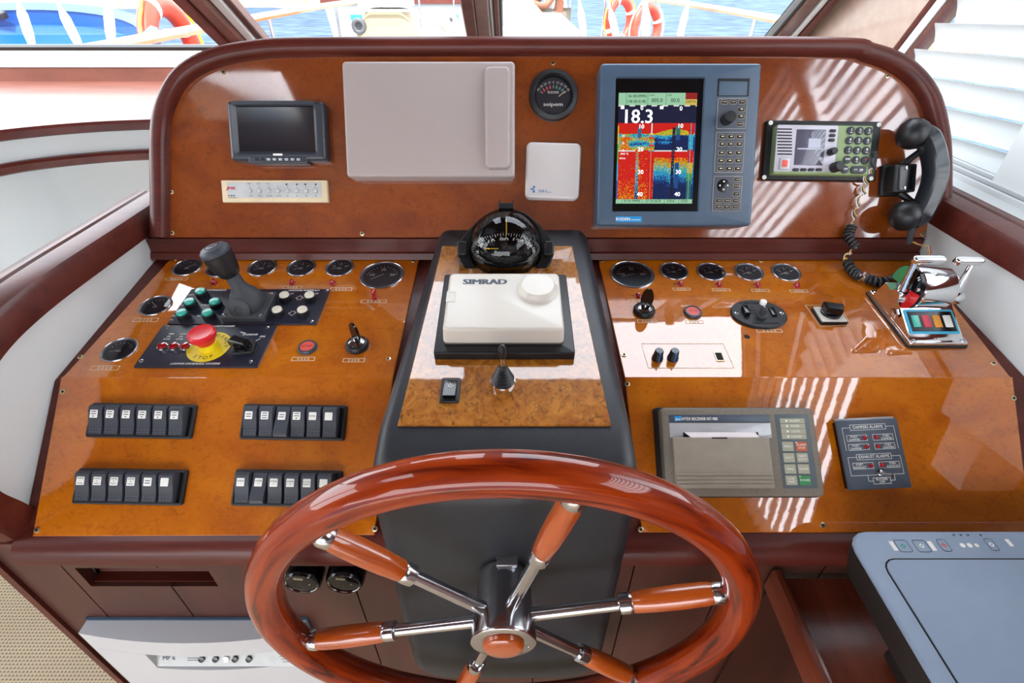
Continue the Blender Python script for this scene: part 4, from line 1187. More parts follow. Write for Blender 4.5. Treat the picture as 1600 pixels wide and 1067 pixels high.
for j in range(NY):
    y = j / NY                           # 0 = top
    for i in range(NX):
        x = i / NX; c = NAV
        if y < 0.105:
            c = GRN
            if x > .845: c = C('#a02020') if y < .055 else C('#e6c95a')
            if abs(x - .09) < .004 or abs(x - .37) < .004 or abs(x - .60) < .004: c = C('#6aa884')
        elif y < 0.118: c = WHT if (i // 9) % 2 == 0 else C('#101418')
        elif y > 0.955:
            c = GRN
            if min(abs(x - .08), abs(x - .34), abs(x - .63), abs(x - .82)) < .004: c = C('#6aa884')
        else:
            yy = (y - .118) / .837
            left = x < .475
            if yy < .175: c = NAV
            elif x < .012: c = (RED, YEL, GR2, CYN, BLU)[int(yy * 4.99)]
            elif x > .985: c = BLU
            else:
                hs = rnd.random()
                if yy < .29 - (.05 * math.sin(max(0, x - .48) * 6) if not left else 0): c = RED
                elif yy < .465:
                    k = (yy - .28) / .185
                    if left:
                        s = .72 + .5 * (sA(i) - .5) - .55 * math.exp(-((k - .62 - .15 * (sB(i) - .5)) / .16) ** 2) * (1 if x > .14 else .2) - .35 * math.exp(-((k - .15) / .10) ** 2)
                        s += (hs - .5) * .45
                    else:
                        s = .60 - k * 1.5 + .35 * (sB(i) - .5) + (hs - .5) * .35
                        if x > .74: s -= .25
                        if .5 < k < .66 and x < .70: s += .35
                        if k < .12: s = .66 + (hs - .5) * .2
                    c = pick(s)
                elif yy < .478: c = WHT if (x < .23 or .47 < x < .90) else (RED if left else NAV)
                else:
                    k = (yy - .478) / .522
                    if left:
                        s = 1.0
                        if .235 < x < .275: s = .80 - .75 * k + (hs - .5) * .7
                        elif hs > .985 - max(0, k - .55) * .75: s = .62 + rnd.random() * .22
                        elif hs > .9 and .28 < x < .34 and k > .2: s = .7
                    else:
                        s = 1.15 - k * 1.65 + (sC(i) - .5) * .16 + (hs - .5) * .45
                        if k < .14: s = 1
                    c = pick(s)
                if .70 < x < .735: c = NAV if yy > .22 and hs > .12 else c
                if .745 < x < .80 and (.20 < yy < .36 or .60 < yy < .88): c = TEA if yy < .3 else C('#1a5090')
                if .255 < x < .30 and .22 < yy < .34: c = C('#3a6a90')
                if abs(x - .435) < .03 and yy > .17: c = (RED if (j // 5) % 3 else C('#c01810')) if yy < .28 or yy > .48 else (GR2, YEL, CYN, RED)[(j // 3) % 4]
                if abs(x - .435) < .006: c = WHT if yy < .3 else C('#e86a50')
                if abs(x - .94) < .03 and yy > .24: c = (CYN if .3 < yy < .46 else (RED if yy < .6 else (YEL if yy < .72 else (GR2 if yy < .8 else TEA)))) if hs > .1 else NAV
                if abs(x - .94) < .004: c = C('#7fb8c8')
        cols.append(c)
me_v, me_f = [], []
for j in range(NY + 1):
    for i in range(NX + 1):
        me_v.append((su - u - sw / 2 + sw * i / NX, sv - v + st / 2 - st * j / NY, HK - .0030))
for j in range(NY):
    for i in range(NX):
        a = j * (NX + 1) + i; me_f.append((a + NX + 1, a + NX + 2, a + 1, a))
mb = MB(); mb.add(me_v, me_f)
ECHO = attr_mat('echo_picture', 0.33)
pic = mb.build('depth_picture', ECHO, o, False, fix=False)
ca_ = pic.data.color_attributes.new('Col', 'FLOAT_COLOR', 'CORNER')
flat = []
for c in cols:
    flat += list(c) * 4
ca_.data.foreach_set('color', flat)
def sp(x, y): return su - u - sw / 2 + sw * x, sv - v + st / 2 - st * y
zt = HK - .0026
mb = MB()
x, y = sp(.25, .215); mb.text('18.3', x, y, .033, zt, sx=1.0, bold=.5)
for s, xx, yy in (('0', .80, .14), ('10', .80, .295), ('20', .80, .505), ('30', .80, .71), ('40', .80, .915), ('0', .30, .135), ('10', .30, .30), ('20', .30, .505), ('30', .31, .71), ('40', .31, .915)):
    x, y = sp(xx, yy); mb.text(s, x, y, .0105, zt, bold=.5)
x, y = sp(.09, .545); mb.text('-30.0 °C', x, y, .0045, zt)
x, y = sp(.07, .585); mb.text('0.0 kt', x, y, .0045, zt)
for s, yy in (('35', .385), ('35', .45), ('-35', .515)):
    x, y = sp(.075, yy); mb.text(s, x, y, .0045, zt)
for xx in (.03, .53): x, y = sp(xx, .13); mb.rect(.006, .005, zt, x + .003, y)
mb.build('depth_figures', mk('screen_white', '#f4f6f6', .4, emit=.34), pic, False)
mb = MB()
for s, xx, yy, sz in (("36 00.099N", .235, .03, .0072), ("138 00.014E", .225, .077, .0072), ('005.0', .49, .068, .0095), ('00.0', .72, .068, .0095), ('COG', .42, .022, .004), ('SOG', .65, .022, .004), ('DEPTH', .92, .08, .006),
                      ('37 01.999N', .21, .977, .0066), ('27 25.667E', .49, .977, .0066), ('270.6°', .725, .977, .0066), ('5332', .895, .977, .0066)):
    x, y = sp(xx, yy); mb.text(s, x, y, sz, zt, bold=.4, sx=.95)
mb.build('position_figures', mk('screen_ink', '#0c2a1e', .5), pic, False)
# card slot, keypad, knob, arrows
cu, cv, cw, ct, _ = U.quad([(1122, 123), (1172, 122), (1170, 150), (1120, 151)], HK)
mb = MB(); mb.frame(cw, ct, HK - .001, HK + .001, cw * .90, ct * .80, HK - .0008, .001, .0005, .0006, 0, -ct * .06, floor=True); mb.build('card_door', BLACKP, o, M=T(cu - u, cv - v, 0))
ku, kv, kw, kt, _ = U.quad([(1121, 153), (1171, 153), (1156, 331), (1110, 331)], HK)
mb = MB(); mb.slab(kw, kt, HK, HK + .0008, .002, .0003); kp = mb.build('keypad', KEYGREY, o, M=T(ku - u, kv - v, 0))
zk = HK + .0009
mb = MB()
for f0, f1 in ((.0, .27), (.29, .655), (.675, 1.0)):
    mb.outline(kw * .94, kt * (f1 - f0) * .97, zk, .0005, 0, kt * (.5 - (f0 + f1) / 2), .002)
mb.build('keypad_lines', PALEGREY, kp, False)
keys = [(.24, .035, 'GAIN'), (.52, .035, 'SHIFT'), (.80, .035, 'STBY'), (.80, .10, ''), (.80, .16, ''), (.80, .225, 'MODE')]
for row in (.335, .40, .475, .545, .615):
    for cx_ in (.24, .52, .80): keys.append((cx_, row, ''))
keys += [(.80, .71, 'CURS'), (.80, .77, 'CANCEL'), (.80, .84, 'ENT')]
for s, cx_ in (('CLR', .24), ('MENU', .52), ('INFO', .80)): keys.append((cx_, .90, s))
for s, cx_ in (('DISP', .24), ('BRT', .52), ('PWR', .80)): keys.append((cx_, .955, s))
for cx_, cy_, s in keys:
    x, y = kw * (cx_ - .5), kt * (.5 - cy_)
    mb = MB(); mb.slab(.0105, .0066, zk - .0003, zk + .0012, .0015, .0005); k_ = mb.build('key', BLACKP, kp, M=T(x, y, 0))
    mb = MB(); mb.outline(.0117, .0076, zk, .0005, 0, 0, .002)
    if s: mb.text(s, 0, 0, .0031, zk + .0014)
    else: mb.rect(.0045, .0018, zk + .0014, 0, .0004)
    mb.build('key_legend', CREAM, k_, False)
mb = MB(); mb.lathe([(.0105, 0), (.0105, .010), (.0098, .020), (.0090, .0212), (.0003, .0214)], 24); mb.build('tuning_knob', BLACKP, o, M=T(*lu(1134, 187), HK + .001))
x, y = kw * (.36 - .5), kt * (.5 - .765)
mb = MB(); mb.lathe([(.0115, zk - .0004), (.0112, zk + .001), (.0003, zk + .0014)], 28); ad = mb.build('arrow_pad', BLACKG, kp, M=T(x, y, 0))
mb = MB()
for k in range(4):
    a = math.pi / 2 * k; c_, s_ = math.cos(a), math.sin(a)
    mb.poly([(.009 * c_, .009 * s_, zk + .002), (.0058 * c_ - .0022 * s_, .0058 * s_ + .0022 * c_, zk + .002), (.0058 * c_ + .0022 * s_, .0058 * s_ - .0022 * c_, zk + .002)])
mb.build('arrows', INK, ad, False)
bu, bv, bw, bt, _ = U.quad([(962, 338), (1003, 338), (1002, 347), (962, 347)], HK)
mb = MB(); mb.slab(bw, bt, HK, HK + .0006, .0004, .0002); bd = mb.build('maker_badge', SKYB, o, M=T(bu - u, bv - v, 0))
mb = MB(); mb.text('KODEN', -bw * .22, 0, bt * .72, HK + .0008, bold=True); mb.rect(bw * .36, bt * .10, HK + .0008, bw * .27, -bt * .1); mb.build('lettering', INK, bd, False)

# VHF radio
HR = 0.010
u, v, w, t, r = U.quad([(1202, 187), (1377, 190), (1369, 283), (1188, 281)], HR)
o = root('marine_radio', 'marine radio with silver and green face and a numeric keypad', 'radio', U.M(u, v, 0, r))
mb = MB(); mb.slab(w, t, 0, HR, .004, .003); mb.build('flange', BLACKP, o)
mi = o.matrix_world.inverted()
def lr(px, py, h): 
    p = mi @ U.hit(px, py, h); return p.x, p.y
F2 = .026
fa = [lr(*q, F2) for q in ((1215, 194), (1366, 196), (1357, 274), (1208, 272))]
fcx = sum(p[0] for p in fa) / 4; fcy = sum(p[1] for p in fa) / 4; fw = (math.dist(fa[0], fa[1]) + math.dist(fa[3], fa[2])) / 2; ft = (math.dist(fa[0], fa[3]) + math.dist(fa[1], fa[2])) / 2
mb = MB(); mb.slab(fw, ft, HR - .001, F2, .004, .003, fcx, fcy); mb.build('front_body', GREENP, o)
mb = MB(); mb.slab(fw * .63, ft * .93, F2 - .0005, F2 + .0012, .003, .0005, fcx - fw * .185, fcy + ft * .02); mb.build('silver_face', SILVERP, o)
zr = F2 + .0014
for k in range(9):
    x, y = lr(1226, 201.6 + 4.9 * k, zr); mb = MB(); mb.slab(.027, .0022, zr - .0004, zr + .0001, .0008, .0001, x, y); mb.build('speaker_slot', HOLE, o)
q = [lr(*p, zr) for p in ((1245, 202), (1291, 203), (1286, 258), (1240, 258))]
sx_ = sum(p[0] for p in q) / 4; sy_ = sum(p[1] for p in q) / 4; sw_ = math.dist(q[0], q[1]); sh_ = math.dist(q[0], q[3])
mb = MB(); mb.slab(sw_, sh_, zr - .0004, zr + .0006, .0015, .0004, sx_, sy_); lc = mb.build('display', LCD, o)
mb = MB(); mb.rect(sw_ * .42, sh_ * .26, zr + .0008, sx_ + sw_ * .14, sy_ + sh_ * .12); mb.rect(sw_ * .86, sh_ * .04, zr + .0008, sx_, sy_ - sh_ * .04); mb.build('display_blocks', LCDL, lc, False)
for px, py in ((1301, 204.5), (1300, 211.8), (1299, 219)):
    x, y = lr(px, py, zr); mb = MB(); mb.slab(.0115, .0052, zr - .0004, zr + .002, .0024, .0008, x, y); mb.build('soft_key', BLACKP, o)
for px in (1243, 1255, 1267, 1279):
    x, y = lr(px, 265.3, zr); mb = MB(); mb.slab(.0115, .0052, zr - .0004, zr + .002, .0024, .0008, x, y); mb.build('soft_key', BLACKP, o)
for px, py, rk, hk in ((1297, 238, .0062, .015), (1303, 262, .0088, .020)):
    x, y = lr(px, py, zr)
    mb = MB(); L = []
    for z, s in ((zr, 1.0), (zr + hk - .002, .95), (zr + hk, .82)):
        L.append([((rk * (1 + (.06 if i % 2 else 0)) * s) * math.cos(2 * math.pi * i / 32) + x, (rk * (1 + (.06 if i % 2 else 0)) * s) * math.sin(2 * math.pi * i / 32) + y, z) for i in range(32)])
    mb.loft(L); mb.build('rotary_knob', BLACKP, o)
x, y = lr(1225, 256, zr); mb = MB(); mb.slab(.018, .021, zr, zr + .003, .002, .001, x, y); dg = mb.build('distress_cover', CLEARP, o)
mb = MB(); mb.slab(.010, .012, zr + .003, zr + .0034, .001, .0002, x, y); mb.build('distress_key', REDSOFT, dg)
lab = [('1', '2', '3'), ('4', '5', '6'), ('7', '8', '9'), ('DW', '0', '16')]
for rw_ in range(4):
    for cl in range(3):
        px = 1329.5 + 13.9 * cl - 1.9 * rw_; py = 204 + 15.2 * rw_ + .4 * cl
        x, y = lr(px, py, zr); s = lab[rw_][cl]
        mb = MB(); mb.lathe([(.0070, F2 - .0005), (.0069, F2 + .0022), (.0058, F2 + .003), (.0002, F2 + .0032)], 20); k_ = mb.build('number_key', ROCKER, o, M=T(x, y, 0))
        mb = MB(); mb.text(s, 0, .0008, .0066 if len(s) == 1 else .005, F2 + .0034, bold=True)
        if s not in ('DW', '16'): mb.rect(.004, .0009, F2 + .0034, 0, -.0036)
        mb.build('numeral', INKR if s == '16' else INK, k_, False)
x, y = lr(1320, 265, zr); mb = MB(); mb.lathe([(.0070, F2 - .0005), (.0069, F2 + .0022), (.0058, F2 + .003), (.0002, F2 + .0032)], 20); k_ = mb.build('number_key', ROCKER, o, M=T(x, y, 0))
mb = MB(); mb.text('1W', 0, .0008, .005, F2 + .0034, bold=True); mb.build('numeral', INK, k_, False)
x, y = lr(1341, 265.5, zr); mb = MB(); mb.slab(.0285, .0135, F2 - .0005, F2 + .003, .0062, .001); k_ = mb.build('call_key', ROCKER, o, M=T(x, y, 0))
mb = MB(); mb.text('<<', -.006, 0, .006, F2 + .0032, bold=True); mb.text('((', .003, 0, .006, F2 + .0032, bold=True); mb.rect(.0025, .003, F2 + .0032, .0062, 0); mb.build('call_symbol', INK, k_, False)
for px, py in ((1204, 192), (1373, 195), (1194, 277), (1361, 279)):
    x, y = lr(px, py, HR); mb = MB(); mb.lathe([(.0040, HR), (.0039, HR + .0012), (.0016, HR + .0022), (.0013, HR + .001), (.0002, HR + .001)], 14, x, y); mb.build('screw', INK, o)

# handset cradle and handset
u, v, w, t, r = U.quad([(1400, 257), (1434, 255), (1430, 300), (1395, 300)], .034)
cr = root('handset_cradle', 'black handset cradle with two screws on the starboard end', 'cradle', U.M(u, v, 0, r))
mb = MB(); mb.slab(w * 1.25, t * 1.15, 0, .010, .004, .003); mb.slab(w, t, .010, .034, .003, .002); mb.build('mount', BLACKP, cr)
mb = MB(); mb.frame(w * .66, t * .86, .034, .0352, w * .46, t * .66, .0342, .003, .002, .0006, floor=True); mb.build('face_groove', BLACKG, cr)
for s in (-1, 1):
    mb = MB(); mb.lathe([(.0034, .034), (.0032, .0362), (.0003, .0368)], 12, 0, s * t * .36); mb.build('screw', STEEL, cr)
    mb = MB(); mb.tube([(w * .1, s * t * .5, .018), (w * .35, s * t * .72, .024), (w * .75, s * t * 1.02, .030), (w * 1.0, s * t * 1.25, .036)], [.007, .006, .005, .004], 10); mb.build('fork_arm', BLACKP, cr)
hh = .052
pts = [(1446, 196), (1457, 215), (1464, 245), (1463, 275), (1456, 305), (1444, 335), (1432, 352)]
hp = [U.L(x, y, hh) for x, y in pts]
u0, v0 = hp[3]
hs = root('telephone_handset', 'black telephone handset hung sideways at the starboard end of the panel', 'handset', U.M(u0, v0))
cpts = catmull([(a - u0, b - v0, hh - .010 * abs(i - 3) / 3) for i, (a, b) in enumerate(hp)], 5)
prof = [(-.012, -.018), (.006, -.018), (.013, -.012), (.015, 0), (.013, .012), (.006, .018), (-.012, .018), (-.016, .012), (-.017, 0), (-.016, -.012)]
L = []
m_ = len(cpts)
for i, p in enumerate(cpts):
    tt = (cpts[min(i + 1, m_ - 1)] - cpts[max(i - 1, 0)]).normalized(); sd = Vector((0, 0, 1)).cross(tt).normalized() * -1
    e = min(i, m_ - 1 - i) / 4; k = min(1, .55 + .45 * e)
    if sd.x < 0: sd = -sd
    L.append([tuple(p + sd * x * k * 1.0 + Vector((0, 0, 1)) * y * k * 1.05) for x, y in prof])
mb = MB(); mb.loft(L); mb.build('grip', mk('handset_plastic', '#20252b', .3, coat=.2), hs)
for (px, py), nm in (((1424, 208), 'earpiece'), ((1412, 338), 'mouthpiece')):
    a, b = U.L(px, py, hh - .012); a -= u0; b -= v0
    mb = MB(); mb.lathe([(.0005, -.020), (.014, -.018), (.0235, -.010), (.0265, 0), (.0265, .008), (.023, .018), (.014, .028), (.006, .034)], 28)
    sgn = 1 if nm == 'earpiece' else -1
    mb.build(nm, BLACKP, hs, M=T(a, b, hh - .014) @ RZ(-14 * sgn) @ RY(78))
a, b = U.L(1425, 362, hh - .015); a -= u0; b -= v0
mb = MB(); mb.lathe([(.0065, .01), (.006, 0), (.005, -.016), (.0042, -.026)], 14); mb.build('cord_boot', RUBBER, hs, M=T(a, b + .004, hh - .016) @ RX(-90) @ RY(6))

# frayed coiled cord from radio to handset
cd = root('coiled_cord', 'frayed black coiled handset cord hanging below the radio', 'cord')
def wave(path, amp, turns, n=120):
    P = catmull(path, max(2, n // (len(path) - 1))); out = []
    for i, p in enumerate(P):
        t = i / (len(P) - 1); k = math.sin(math.pi * min(1, t * 6) / 2) * math.sin(math.pi * min(1, (1 - t) * 6) / 2)
        out.append(p + Vector((amp * math.cos(turns * 6.283 * t), amp * .6 * math.sin(turns * 6.283 * t), amp * .5 * math.sin(turns * 6.283 * t))) * k)
    return out
def helix(path, rad, turns):
    P = catmull(path, 10); m = len(P); out = []
    N = int(turns * 10)
    for i in range(N + 1):
        t = i / N * (m - 1); k = min(int(t), m - 2); p = P[k].lerp(P[k + 1], t - k)
        tg = (P[k + 1] - P[k]).normalized(); a = tg.orthogonal().normalized()
        a = (Vector((1, 0, 0)) - tg * tg.x).normalized(); b = tg.cross(a)
        an = 6.283 * turns * i / N
        out.append(p + (a * math.cos(an) + b * math.sin(an)) * rad)
    return out
mb = MB(); mb.tube(helix([U.hit(1366, 238, .030), U.hit(1367, 247, .031)], .004, 4), .0014, 6); mb.build('plug_coil', CABLE, cd)
mb = MB(); mb.tube(catmull([U.hit(1366, 246, .030), U.hit(1363, 254, .034), U.hit(1367, 262, .028)], 6), .0032, 8); mb.build('plug', RUBBER, cd)
wp_ = [U.hit(1367, 262, .028), U.hit(1356, 270, .024), U.hit(1351, 285, .012), U.hit(1348, 300, .010), U.hit(1340, 318, .010), U.hit(1334, 335, .010), U.hit(1330, 352, .012)]
for k, (m, dx) in enumerate(((WIREW, 0), (CABLE, .0015), (WIREY, .003))):
    mb = MB(); mb.tube(wave([p + Vector((dx, 0, 0)) for p in wp_], .004, 5.5 + k * .15), .0009, 5); mb.build('wire', m, cd)
c1 = [U.hit(1331, 352, .012), U.hit(1327, 366, .014), Vector(D.P(*D.L(1320, 410), .03)) + Vector((0, .0, .028)), D.P(*D.L(1318, 412), .018)]
mb = MB(); mb.tube(helix([U.hit(1331, 354, .012), U.hit(1326, 370, .016), D.P(*D.L(1322, 416), .042)], .0068, 8), .0026, 7); mb.build('coil', CABLE, cd)
d1 = [D.P(*D.L(1322, 416), .042), D.P(*D.L(1314, 416), .026), D.P(*D.L(1317, 415), .012)]
for k, (m, dx) in enumerate(((WIREW, 0), (WIRER, .0025), (WIREY, -.002))):
    mb = MB(); mb.tube(wave([p + Vector((dx, dx, 0)) for p in d1], .004, 2.2 + .3 * k, 40), .0009, 5); mb.build('wire', m, cd)
mb = MB(); mb.tube(helix([D.P(*D.L(1319, 417), .012), D.P(*D.L(1328, 430), .010), D.P(*D.L(1339, 438), .010)], .0070, 6), .0027, 7); mb.build('coil', CABLE, cd)
d2 = [D.P(*D.L(1339, 438), .010), D.P(*D.L(1344, 436), .014), D.P(*D.L(1350, 442), .010)]
for k, (m, dx) in enumerate(((WIREW, 0), (WIRER, .002))):
    mb = MB(); mb.tube(wave([p + Vector((0, dx, 0)) for p in d2], .003, 2, 30), .0009, 5); mb.build('wire', m, cd)
mb = MB(); mb.tube(helix([D.P(*D.L(1350, 441), .010), D.P(*D.L(1366, 447), .010), D.P(*D.L(1384, 446), .010), D.P(*D.L(1400, 438), .010), D.P(*D.L(1422, 426), .010)], .0070, 12), .0027, 7); mb.build('coil', CABLE, cd)
hb_ = U.hit(1424, 378, hh - .016)
d3 = [hb_, D.P(*D.L(1430, 424), .05), D.P(*D.L(1424, 426), .012)]
for k, (m, dx) in enumerate(((WIREW, 0), (WIRER, .002), (WIREY, -.002))):
    mb = MB(); mb.tube(wave([p + Vector((dx, 0, 0)) for p in d3], .002, 3, 40), .0009, 5); mb.build('wire', m, cd)
# ---------------------------------------------------------------- gauges on the desk
def gauge(px, py, label, big=False, plane=D, nums=(), needle=200.0, a0=150.0, a1=30.0, cy=-.25, group=None):
    R = .0415 if big else .0268
    u, v = plane.L(px, py)
    o = root('gauge', label, 'gauge', plane.M(u, v), group)
    mb = MB(); mb.lathe([(R, 0), (R, .0016), (R * .985, .0022), (R * .965, .0024), (R * .95, .0018), (R * .94, .0006)], 44, cap=False); mb.build('bezel', STEEL, o)
    mb = MB(); mb.lathe([(R * .945, .0014), (R * .90, .0006), (R * .84, .0005)], 40, cap=False); mb.build('dial_wall', DIALW, o)
    mb = MB(); mb.lathe([(R * .89, .0002), (.0003, .0004)], 40); dlo = mb.build('dial', DIAL, o)
    mb = MB()
    n = 13 if big else 7
    for k in range(n):
        a = math.radians(a0 + (a1 - a0) * k / (n - 1)); l = R * (.20 if k % (6 if big else 3) == 0 else .12)
        r1 = R * .74
        mb.line((r1 - l) * math.cos(a), (r1 - l) * math.sin(a) + R * cy * .3, r1 * math.cos(a), r1 * math.sin(a) + R * cy * .3, .0007, .0009 if not big else .0011)
    for k, s in enumerate(nums):
        a = math.radians(a0 + (a1 - a0) * k / max(1, len(nums) - 1))
        mb.text(s, R * .46 * math.cos(a), R * .46 * math.sin(a) + R * cy * .3, R * .24, .0007, bold=True)
    if not big:
        mb.rect(R * .30, R * .07, .0007, 0, -R * .12)
    mb.build('dial_markings', INK, dlo, False)
    a = math.radians(needle)
    mb = MB(); mb.line(-R * .1 * math.cos(a), -R * .1 * math.sin(a), R * .55 * math.cos(a), R * .55 * math.sin(a), .0011, .0012); mb.build('needle', INK, o, False)
    mb = MB(); mb.lathe([(R * .90, .0022), (.0003, .0024)], 36, cap=False); mb.build('glass', GGLASS, o)
    return o
G = 'small engine gauges'
gauge(293, 418, 'small round gauge in the outer port corner of the gauge panel', needle=40, group=G)
gauge(345, 420, 'small round gauge half hidden behind the joystick knob', needle=210, group=G)
gauge(410, 418.5, 'small round gauge just inboard of the joystick', nums=('2', '5', '8'), needle=205, group=G)
gauge(471, 418.5, 'small round gauge above the red lamp next to the anchor windlass legend', nums=('2', '6', '9'), needle=210, group=G)
gauge(531, 418.5, 'small round gauge beside the large port tachometer', nums=('8', '12', '16'), needle=195, group=G)
gauge(243.5, 478, 'small round gauge between panel edge and teal buttons', nums=('', '', ''), needle=140, group=G)
gauge(187, 547, 'small round gauge beside the alarm panel', needle=200, group=G)
gauge(597, 430, 'large port tachometer dial marked 10 20 30', True, nums=('10', '20', '30'), needle=215, a0=170, a1=10)
gauge(988, 429, 'large starboard tachometer dial marked 10 20 30', True, nums=('10', '20', '30'), needle=200, a0=170, a1=10)
gauge(1053, 424, 'small round gauge beside the large starboard tachometer', nums=('8', '12', '16'), needle=200, group=G)
gauge(1111, 425, 'small round gauge second outboard of the starboard tachometer', nums=('2', '5', '8'), needle=200, group=G)
gauge(1170, 425.5, 'small round gauge behind the oval searchlight control', nums=('2', '5', '8'), needle=205, group=G)
gauge(1228, 426, 'small round gauge nearest the coiled cord', nums=('2', '5', '8'), needle=205, group=G)

def lamp(px, py, label, tall=False):
    u, v = D.L(px, py)
    o = root('warning_lamp', label, 'lamp', D.M(u, v), 'red warning lamps')
    k = .012 if tall else .0015
    mb = MB(); mb.lathe([(.0062, 0), (.006, .0015), (.0048, .002)], 16); mb.build('collar', REDLAMP, o)
    mb = MB(); mb.lathe([(.0046, .001), (.0048, .002 + k), (.0044, .005 + k), (.0028, .007 + k), (.0003, .0076 + k)], 16); mb.build('lens', REDLAMP, o)
lamp(335, 443, 'red warning lamp below the gauge behind the joystick')
lamp(457, 443, 'red warning lamp just above the anchor windlass legend')
lamp(520, 443, 'red warning lamp below the gauge beside the port tachometer')
lamp(586, 466, 'tall red warning lamp below the port tachometer', True)
lamp(997, 463, 'red warning lamp below the starboard tachometer')
lamp(1063, 445, 'red warning lamp below the gauge next to the starboard tachometer')
lamp(1123, 446, 'red warning lamp second outboard of the starboard tachometer')
lamp(1183, 447, 'red warning lamp behind the oval searchlight control')
lamp(1244, 448, 'red warning lamp nearest the coiled cord')

def pscrew(parent, x, y, z, r=.0034):
    mb = MB(); mb.lathe([(r, z), (r * .9, z + .0012), (r * .35, z + .0019), (r * .3, z + .0008), (.0002, z + .0008)], 12, x, y); mb.build('screw', STEEL, parent)

# hydraulic / anchor windlass button panel
TP = .003
u, v, w, t, r = D.quad([(298, 451.5), (517, 451.5), (493, 506), (262, 506)], TP)
o = root('button_panel', 'black push-button panel lettered hydraulics and anchor windlass', 'control panel', D.M(u, v, 0, r))
mi = o.matrix_world.inverted()
def lo(px, py, h, plane=D): p = mi @ plane.hit(px, py, h); return p.x, p.y
mb = MB(); mb.slab(w, t, 0, TP, .001, .0005); mb.build('plate', PLATE, o)
for q in ((304, 453.5), (511, 453.5), (487, 502), (268, 501)): pscrew(o, *lo(*q, TP), TP)
for q in ((317, 462), (300, 478.5), (339, 478.5), (288, 496), (328, 496)):
    x, y = lo(*q, TP)
    mb = MB(); mb.lathe([(.0105, TP), (.0102, TP + .009), (.0085, TP + .010)], 24); b_ = mb.build('push_button', BLACKP, o, M=T(x, y, 0))
    mb = MB(); mb.lathe([(.0085, TP + .009), (.0085, TP + .012), (.0078, TP + .0132), (.0003, TP + .0136)], 24); mb.build('button_cap', TEAL, b_)
for q in ((447, 468), (486, 468), (436, 491), (475, 491)):
    x, y = lo(*q, TP)
    mb = MB(); mb.lathe([(.0100, TP), (.0098, TP + .009), (.0085, TP + .010)], 24); b_ = mb.build('push_button', BLACKP, o, M=T(x, y, 0))
    mb = MB(); mb.lathe([(.0084, TP + .009), (.0084, TP + .012), (.0076, TP + .0132), (.0003, TP + .0136)], 24); mb.build('button_cap', IVORYB, b_)
mb = MB(); zt = TP + .0004
for s, q, sz in (('HYDRAULICS', (338, 453.5), .006), ('ANCHOR WINDLASS', (475, 454), .006), ('PTO 1', (286, 477), .005), ('PTO 2', (275, 494), .005), ('DC', (311, 494), .005), ('THRUSTER', (324, 477), .005), ('OFF', (299, 461), .005), ('UP', (456, 459), .005), ('OUT', (493, 459), .005)):
    x, y = lo(*q, TP); mb.text(s, x, y, sz, zt, shear=.25, bold=True)
for q, sg in (((468, 466), 1), ((457, 489), -1)):
    x, y = lo(*q, TP); a = .007
    pts = [(0, a * sg), (a, 0), (a * .5, 0), (a * .5, -a * .6 * sg), (-a * .5, -a * .6 * sg), (-a * .5, 0), (-a, 0)]
    for i in range(7): mb.line(x + pts[i][0], y + pts[i][1], x + pts[(i + 1) % 7][0], y + pts[(i + 1) % 7][1], zt, .0008)
mb.build('lettering', INK, o, False)

# joystick standing on the panel
JB = TP + .010
u, v, w, t, r = D.quad([(365, 455), (431, 455), (413, 496), (344, 496)], JB)
o = root('joystick', 'grey rubber joystick with a fat black knob', 'joystick', D.M(u, v, TP))
JB = .010
mb = MB(); mb.slab(w, t, 0, JB, .004, .002); mb.build('base', RUBBER, o)
for sx, sy in ((-1, -1), (1, -1), (1, 1), (-1, 1)): pscrew(o, sx * w * .40, sy * t * .40, JB, .0038)
mb = MB()
L = []
for z, rx, ry, ox, oy in ((JB, .027, .026, 0, 0), (JB + .010, .0285, .027, 0, .0), (JB + .021, .024, .023, -.001, .002), (JB + .029, .0165, .0165, -.003, .004), (JB + .038, .0122, .0122, -.006, .005), (JB + .062, .0115, .0115, -.010, .006)):
    L.append([(ox + rx * math.cos(2 * math.pi * i / 28), oy + ry * math.sin(2 * math.pi * i / 28), z) for i in range(28)])
mb.loft(L); mb.build('boot', RUBBER, o)
mb = MB(); mb.lathe([(.018, 0), (.018, .006), (.014, .008), (.007, .0085), (.0065, .007), (.0003, .007)], 24); mb.build('boot_boss', RUBBER, o, M=T(-.003, -.020, JB + .008) @ RX(70))
kn = MB(); kn.lathe([(.0115, 0), (.0160, .004), (.0195, .014), (.0228, .032), (.0236, .042)], 32)
kn.build('grip', BLACKP, o, M=T(-.010, .006, JB + .056) @ RY(-14) @ RX(-6))
kn = MB(); kn.lathe([(.0230, .0425), (.0238, .045), (.0230, .050), (.019, .054), (.011, .0560), (.0003, .0565)], 32)
cp = kn.build('knob_cap', ROCKER, o, M=T(-.010, .006, JB + .056) @ RY(-14) @ RX(-6))
mb = MB(); arcp(mb, .0105, .0118, 0, 360, .0564, 24); mb.rect(.011, .0016, .0569); mb.build('cap_mark', BLACKG, cp, False)

